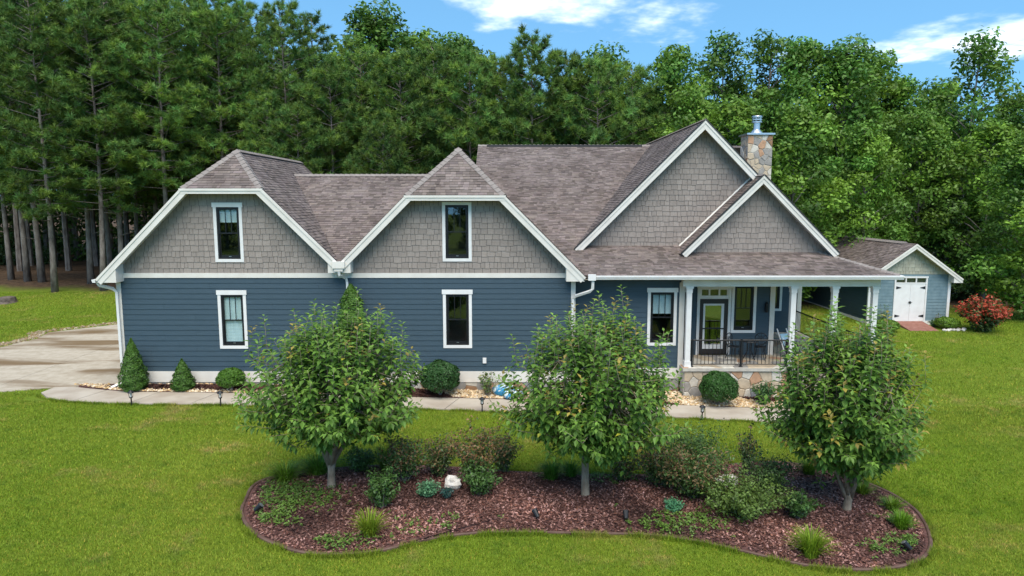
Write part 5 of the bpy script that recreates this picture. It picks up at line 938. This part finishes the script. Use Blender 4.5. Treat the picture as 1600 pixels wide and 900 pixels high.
TREES = [
    ('P', -29.4, 44, 18.9, 'pine with the palest trunk, standing foremost on the left lawn edge'),
    ('P', -33.0, 48, 20.5, 'pine just left of and behind the foremost pale trunk'),
    ('P', -34.3, 48.5, 19.7, 'second pine from the left edge, trunk set back in shade'),
    ('P', -36.0, 49.5, 20.6, 'pine at the far left edge of the wood'),
    ('P', -29.2, 47.5, 18.8, 'slim leaning pine between the foremost trunk and the garage eave'),
    ('P', -26.5, 44.5, 17.7, 'pine whose trunk stands just left of the garage eave tip'),
    ('P', -28.5, 49, 19.6, 'pine trunk half hidden just behind the garage eave tip'),
    ('P', -26.4, 46.5, 18.7, 'pine rising behind the lower end of the left rake'),
    ('P', -27.2, 50, 19.2, 'pine rising behind the middle of the left rake'),
    ('P', -26.8, 52, 20.6, 'pine set deep behind the upper part of the left rake'),
    ('P', -22.7, 46, 18.8, 'pine with tall bare trunk beside the left clipped gable'),
    ('P', -23.2, 51, 19.7, 'pine behind the peak of the left clipped gable'),
    ('P', -19.8, 48, 19.2, 'pine with bare trunk standing over the left gable ridge'),
    ('P', -19.1, 52, 19.8, 'pine behind the back end of the left gable ridge'),
    ('P', -15.2, 47, 18.3, 'tall pine above the left end of the low middle ridge'),
    ('S', -14.1, 50, 18.6, 'thin topped pine standing out against the sky left of centre'),
    ('Q', -15.7, 45, 12.4, 'young pine low behind the end of the left gable ridge'),
    ('Q', -11.8, 46, 14.9, 'bushy pine behind the low middle ridge, left part'),
    ('Q', -10.1, 48, 16.3, 'bushy pine behind the centre of the low middle ridge'),
    ('Q', -7.4, 46, 15.7, 'bushy pine behind the right end of the low middle ridge'),
    ('Q', -13.3, 44, 11.8, 'small pine just behind the low middle ridge, left end'),
    ('Q', -7.9, 43, 11.1, 'small pine just behind the low middle ridge'),
    ('Q', -5.3, 48, 16.7, 'bushy pine left of the pointed clipped gable peak'),
    ('Q', -2.8, 47, 15.9, 'bushy pine directly behind the pointed clipped gable peak'),
    ('Q', -0.7, 49, 15.9, 'bushy pine above the left end of the highest long ridge'),
    ('Q', 1.5, 47, 17.0, 'tall bushy pine above the long ridge, higher than its neighbours'),
    ('Q', 3.8, 49, 16.2, 'bushy pine above the middle of the long ridge'),
    ('Q', 5.6, 47, 15.5, 'grey green pine above the right half of the long ridge'),
    ('Q', 8.3, 49, 15.5, 'pine above the right end of the long ridge'),
    ('D', -11.0, 57, 21.5, 'tall broad leaved tree crowning the wood left of centre'),
    ('D', -7.7, 58, 19.9, 'broad leaved tree behind the pines, just right of the tallest crown'),
    ('D', -4.3, 58, 20.0, 'broad leaved tree behind the pines over the pointed gable'),
    ('D', 7.1, 57, 18.3, 'broad leaved tree behind the pines over the long ridge'),
    ('D', 11.3, 50, 17.2, 'light green broad leaved tree left of the big gable peak'),
    ('C', 11.4, 45, 13.3, 'bright green small tree just left of the big gable peak'),
    ('S2', 16.4, 55, 19.2, 'thin crowned tree with sky showing through, right of the big gable peak'),
    ('C', 13.4, 42, 12.5, 'bright green tree just left of the chimney'),
    ('S2', 20.3, 56, 19.8, 'tall thin crowned tree above the chimney'),
    ('C', 16.6, 41, 12.0, 'bright green tree just right of the chimney'),
    ('D', 21.5, 52, 18.3, 'broad tree with high crown right of the chimney'),
    ('D', 23.2, 50, 17.5, 'broad tree above the right slope of the small gable'),
    ('D', 27.0, 53, 17.4, 'broad tree ending the high crowns right of the chimney'),
    ('C', 21.5, 43, 11.1, 'green tree behind the outbuilding roof, left part'),
    ('D', 28.9, 52, 15.4, 'broad tree above the outbuilding ridge'),
    ('C', 26.0, 45, 11.9, 'green tree directly behind the outbuilding gable'),
    ('D', 33.4, 55, 15.5, 'broad tree left of the tall lone crown'),
    ('S2', 30.6, 47, 17.4, 'tall lone crowned tree with a long bare trunk at right'),
    ('K', 27.5, 44, 8.1, 'dark cedar right of the outbuilding roof'),
    ('C', 29.4, 43, 11.3, 'green tree behind the red tinged shrub'),
    ('D', 37.0, 52, 14.2, 'broad tree near the right edge, behind'),
    ('C', 27.9, 37, 10.1, 'nearest tree at the right edge, branches hanging over the lawn'),
    ('K', 31.2, 45, 6.9, 'dark low cedar behind the red tinged shrub'),
]
rt = random.Random(5); cnt = {}
for kd, x, y, h, lab in TREES:
    i = cnt.get(kd, 0); cnt[kd] = i + 1; a, c, h0 = PR[kd][i % len(PR[kd])]; nm, ct = NAMES[kd]; T = thing(nm, lab, ct, (x, y, gz(x, y)), 'trees of the wood behind the house'); s_ = h / h0; wd_ = s_ * rt.uniform(0.92, 1.12); T.scale = (wd_, wd_, s_); T.rotation_euler = (0, 0, rt.uniform(0, 6.28)); link('trunk', a, None, T); link('crown', c, None, T)['kind'] = 'stuff'
# deep wood: rows further back that read as one dark mass, an added row behind the camera, plus undergrowth at its edge
def wood_chunk(n, seed, leaf):
    g_ = np.random.default_rng(seed); d = unit(g_.normal(0, 1, (n, 3))); return d * (0.5 + 0.5 * g_.random(n) ** 0.5)[:, None], d
rng = np.random.default_rng(55); VV, TT = [], []; mb = MB(); rw = random.Random(8)
for row, (yy, step) in enumerate(((56, 3.4), (61, 3.2), (67, 3.4), (74, 3.6), (82, 4.0), (-48, 4.2))):  # last row is unseen behind the camera, added to darken the window reflections
    x = -abs(yy) * 0.95 - rw.random() * 2
    while x < abs(yy):
        y = yy + rw.uniform(-1.5, 1.5); u = x / abs(y); tv = np.interp(u, [-0.9, -0.42, -0.28, -0.2, -0.05, 0.2, 0.5, 0.56, 0.9], [25, 24, 18.5, 18.5, 17, 16.5, 16, 13.5, 13.5]) * (abs(y) / 56) ** 0.55 * rw.uniform(0.8, 0.98); z0 = gz(x, y); low = 0.3 if row < 2 else 0.05; rr = rw.uniform(2.0, 2.9); mb.tube([(x, y, z0 - 0.2), (x + rw.uniform(-.3, .3), y, z0 + tv * 0.9)], [0.24, 0.05], 6)
        for k in range(7 if row < 2 else 8):
            zz = z0 + tv * (low + (0.97 - low) * k / 7); sc = rr * np.interp(k / 7, [0, 0.4, 1], [0.85, 1.0, 0.4]); n = 330; d = rdir(n); C = d * (0.45 + 0.55 * rng.random(n) ** 0.5)[:, None] * np.array((sc, sc, sc * 0.75)) + np.array((x + rw.uniform(-.6, .6), y + rw.uniform(-.6, .6), zz)); ln = rng.uniform(0.16, 0.34, n); VV.append(diamonds(C, d * 0.6 + np.array((0, 0, 0.5)) + rdir(n) * 0.7, ln, ln * 0.5)); t0 = rw.uniform(0.65, 1.05); q = rng.uniform(0.7, 1.25, n) * t0; TT.append(np.c_[q * 0.9, q * 0.92, q])
        x += step * rw.uniform(0.8, 1.2)
W = thing('woodland', 'deep shaded mass of trees behind the front rows of the wood, with an unseen row added behind the camera', 'woodland', (0, 60, 0)); del W['category']; W['category'] = 'woodland'; W['kind'] = 'stuff'
link('woodland_foliage', npmesh('woodland_foliage', np.concatenate(VV) - np.array((0, 60, 0)), 4, np.concatenate(TT)), mat('wood_leaves', (0.085, 0.15, 0.028), 0.6, attr=True, trans=0.2, spec=0.2), W, kind='stuff'); part('woodland_trunks', mb, M_BARKP, W, kind='stuff')
VV, TT = [], []; mb = MB()
for k in range(120):
    x = rw.uniform(-52, 50); 
    y = 51 - 0.09 * x + rw.uniform(-1, 4) if x < 12 else 44.5 - 0.05 * (x - 12) + rw.uniform(-1.0, 5)
    if 17.5 < x < 24.5 and y < 47: continue
    if x < -14: y += 6
    hgt = rw.uniform(0.8, 2.6) if x > -14 else rw.uniform(0.5, 1.6); n = 420; d = rdir(n); C = d * (0.4 + 0.6 * rng.random(n) ** 0.5)[:, None] * np.array((hgt * 0.8, hgt * 0.8, hgt * 0.55)) + np.array((x, y, gz(x, y) + hgt * 0.5)); ln = rng.uniform(0.08, 0.18, n); VV.append(diamonds(C, d * 0.6 + np.array((0, 0, 0.6)) + rdir(n) * 0.7, ln, ln * 0.5)); q = rng.uniform(0.6, 1.2, n) * rw.uniform(0.5, 1.0); TT.append(np.c_[q, q, q])
tag(link('undergrowth', npmesh('undergrowth', np.concatenate(VV), 4, np.concatenate(TT)), M_LEAFS, kind='stuff'), 'dark green undergrowth along the edge of the wood', 'undergrowth')

# ------------------------------------------------------------------ grass blades on the lawn
rng = np.random.default_rng(90)
def grass(n, x0, x1, y0, y1, h, wd, wedge=1.0):
    x = rng.uniform(x0, x1, n); y = rng.uniform(y0, y1, n); k = np.abs(x) < y * wedge + 1.5
    k &= ~((bedr(x, y) < 1.012) & (y > 11.5) & (y < 17.5)); k &= ~inside(x, y, WALK) & ~inside(x, y, DRIVE) & ~inside(x, y, FBED) & ~inside(x, y, HOUSE) & ~((x > 18.6) & (x < 23.1) & (y > 34.4)) & ~((x > 9.3) & (x < 12.5) & (y > 21.3) & (y < 23.2)) & ~((x > -15.7) & (x < 12) & (y > 21.4) & (y < 24))
    k &= (y + 0.09 * x) < 43.5 + rng.normal(0, 1.2, n); x, y = x[k], y[k]; n = len(x); z = g(x, y) + 0.05 * np.sin(x * 0.31 + 1) * np.sin(y * 0.27) * S((np.abs(y - 22) - 14) / 14); a = rng.uniform(0, 6.283, n); ln = rng.uniform(0.1, 0.9, n); hh = h * rng.uniform(0.55, 1.2, n); b_ = rng.uniform(0, 6.283, n); w_ = wd * rng.uniform(0.7, 1.3, n); sd = np.c_[np.cos(b_), np.sin(b_), 0 * b_] * w_[:, None]; p = np.c_[x, y, z - 0.004]; tip = p + np.c_[np.cos(a) * ln * hh, np.sin(a) * ln * hh, hh]; tt = rng.uniform(0.65, 1.3, n); yl = np.where(rng.random(n) < 0.07, 1.0, 0.0); return np.stack([p - sd, p + sd, tip], 1).reshape(-1, 3), np.c_[tt * (1 + 0.8 * yl), tt * (1 + 0.15 * yl), tt * (1 + 0.8 * yl)]
def edge_grass(path, closed, n, h, side):
    P_ = np.array(path); Q_ = np.roll(P_, -1, 0) if closed else P_[1:]; P_ = P_ if closed else P_[:-1]; d = Q_ - P_; L_ = np.linalg.norm(d, axis=1); i = rng.choice(len(L_), n, p=L_ / L_.sum()); t_ = rng.random(n); nn = np.c_[d[:, 1], -d[:, 0]] / L_[:, None]; off = side * (0.04 + np.abs(rng.normal(0, 0.045, n))); q = P_[i] + d[i] * t_[:, None] + nn[i] * off[:, None]; x, y = q.T; clump = 0.55 + 0.75 * (np.sin(x * 5.1) * np.sin(y * 6.3 + x) > -0.2); hh = h * rng.uniform(0.5, 1.2, n) * clump; a = rng.uniform(0, 6.283, n); b_ = rng.uniform(0, 6.283, n); sd = np.c_[np.cos(b_), np.sin(b_), 0 * b_] * 0.007; p = np.c_[x, y, g(x, y) - 0.004]; tip = p + np.c_[np.cos(a) * hh * 0.5, np.sin(a) * hh * 0.5, hh]; tt = rng.uniform(0.6, 1.2, n); return np.stack([p - sd, p + sd, tip], 1).reshape(-1, 3), np.c_[tt, tt, tt]
parts = [edge_grass(BED, True, 26000, 0.10, 1 if area(BED) > 0 else -1), edge_grass(WALK_F, False, 16000, 0.09, 1), grass(560000, -17, 17, 8.5, 15.5, 0.05, 0.0075), grass(430000, -24, 24, 15.5, 22.2, 0.055, 0.009), grass(230000, -44, -12, 22, 44, 0.07, 0.014), grass(240000, 10, 42, 20, 42, 0.07, 0.013)]
tag(link('lawn_grass', npmesh('lawn_grass', np.concatenate([p[0] for p in parts]), 3, np.concatenate([p[1] for p in parts])), M_BLADE, kind='stuff'), 'short mown green grass of the lawn', 'grass')
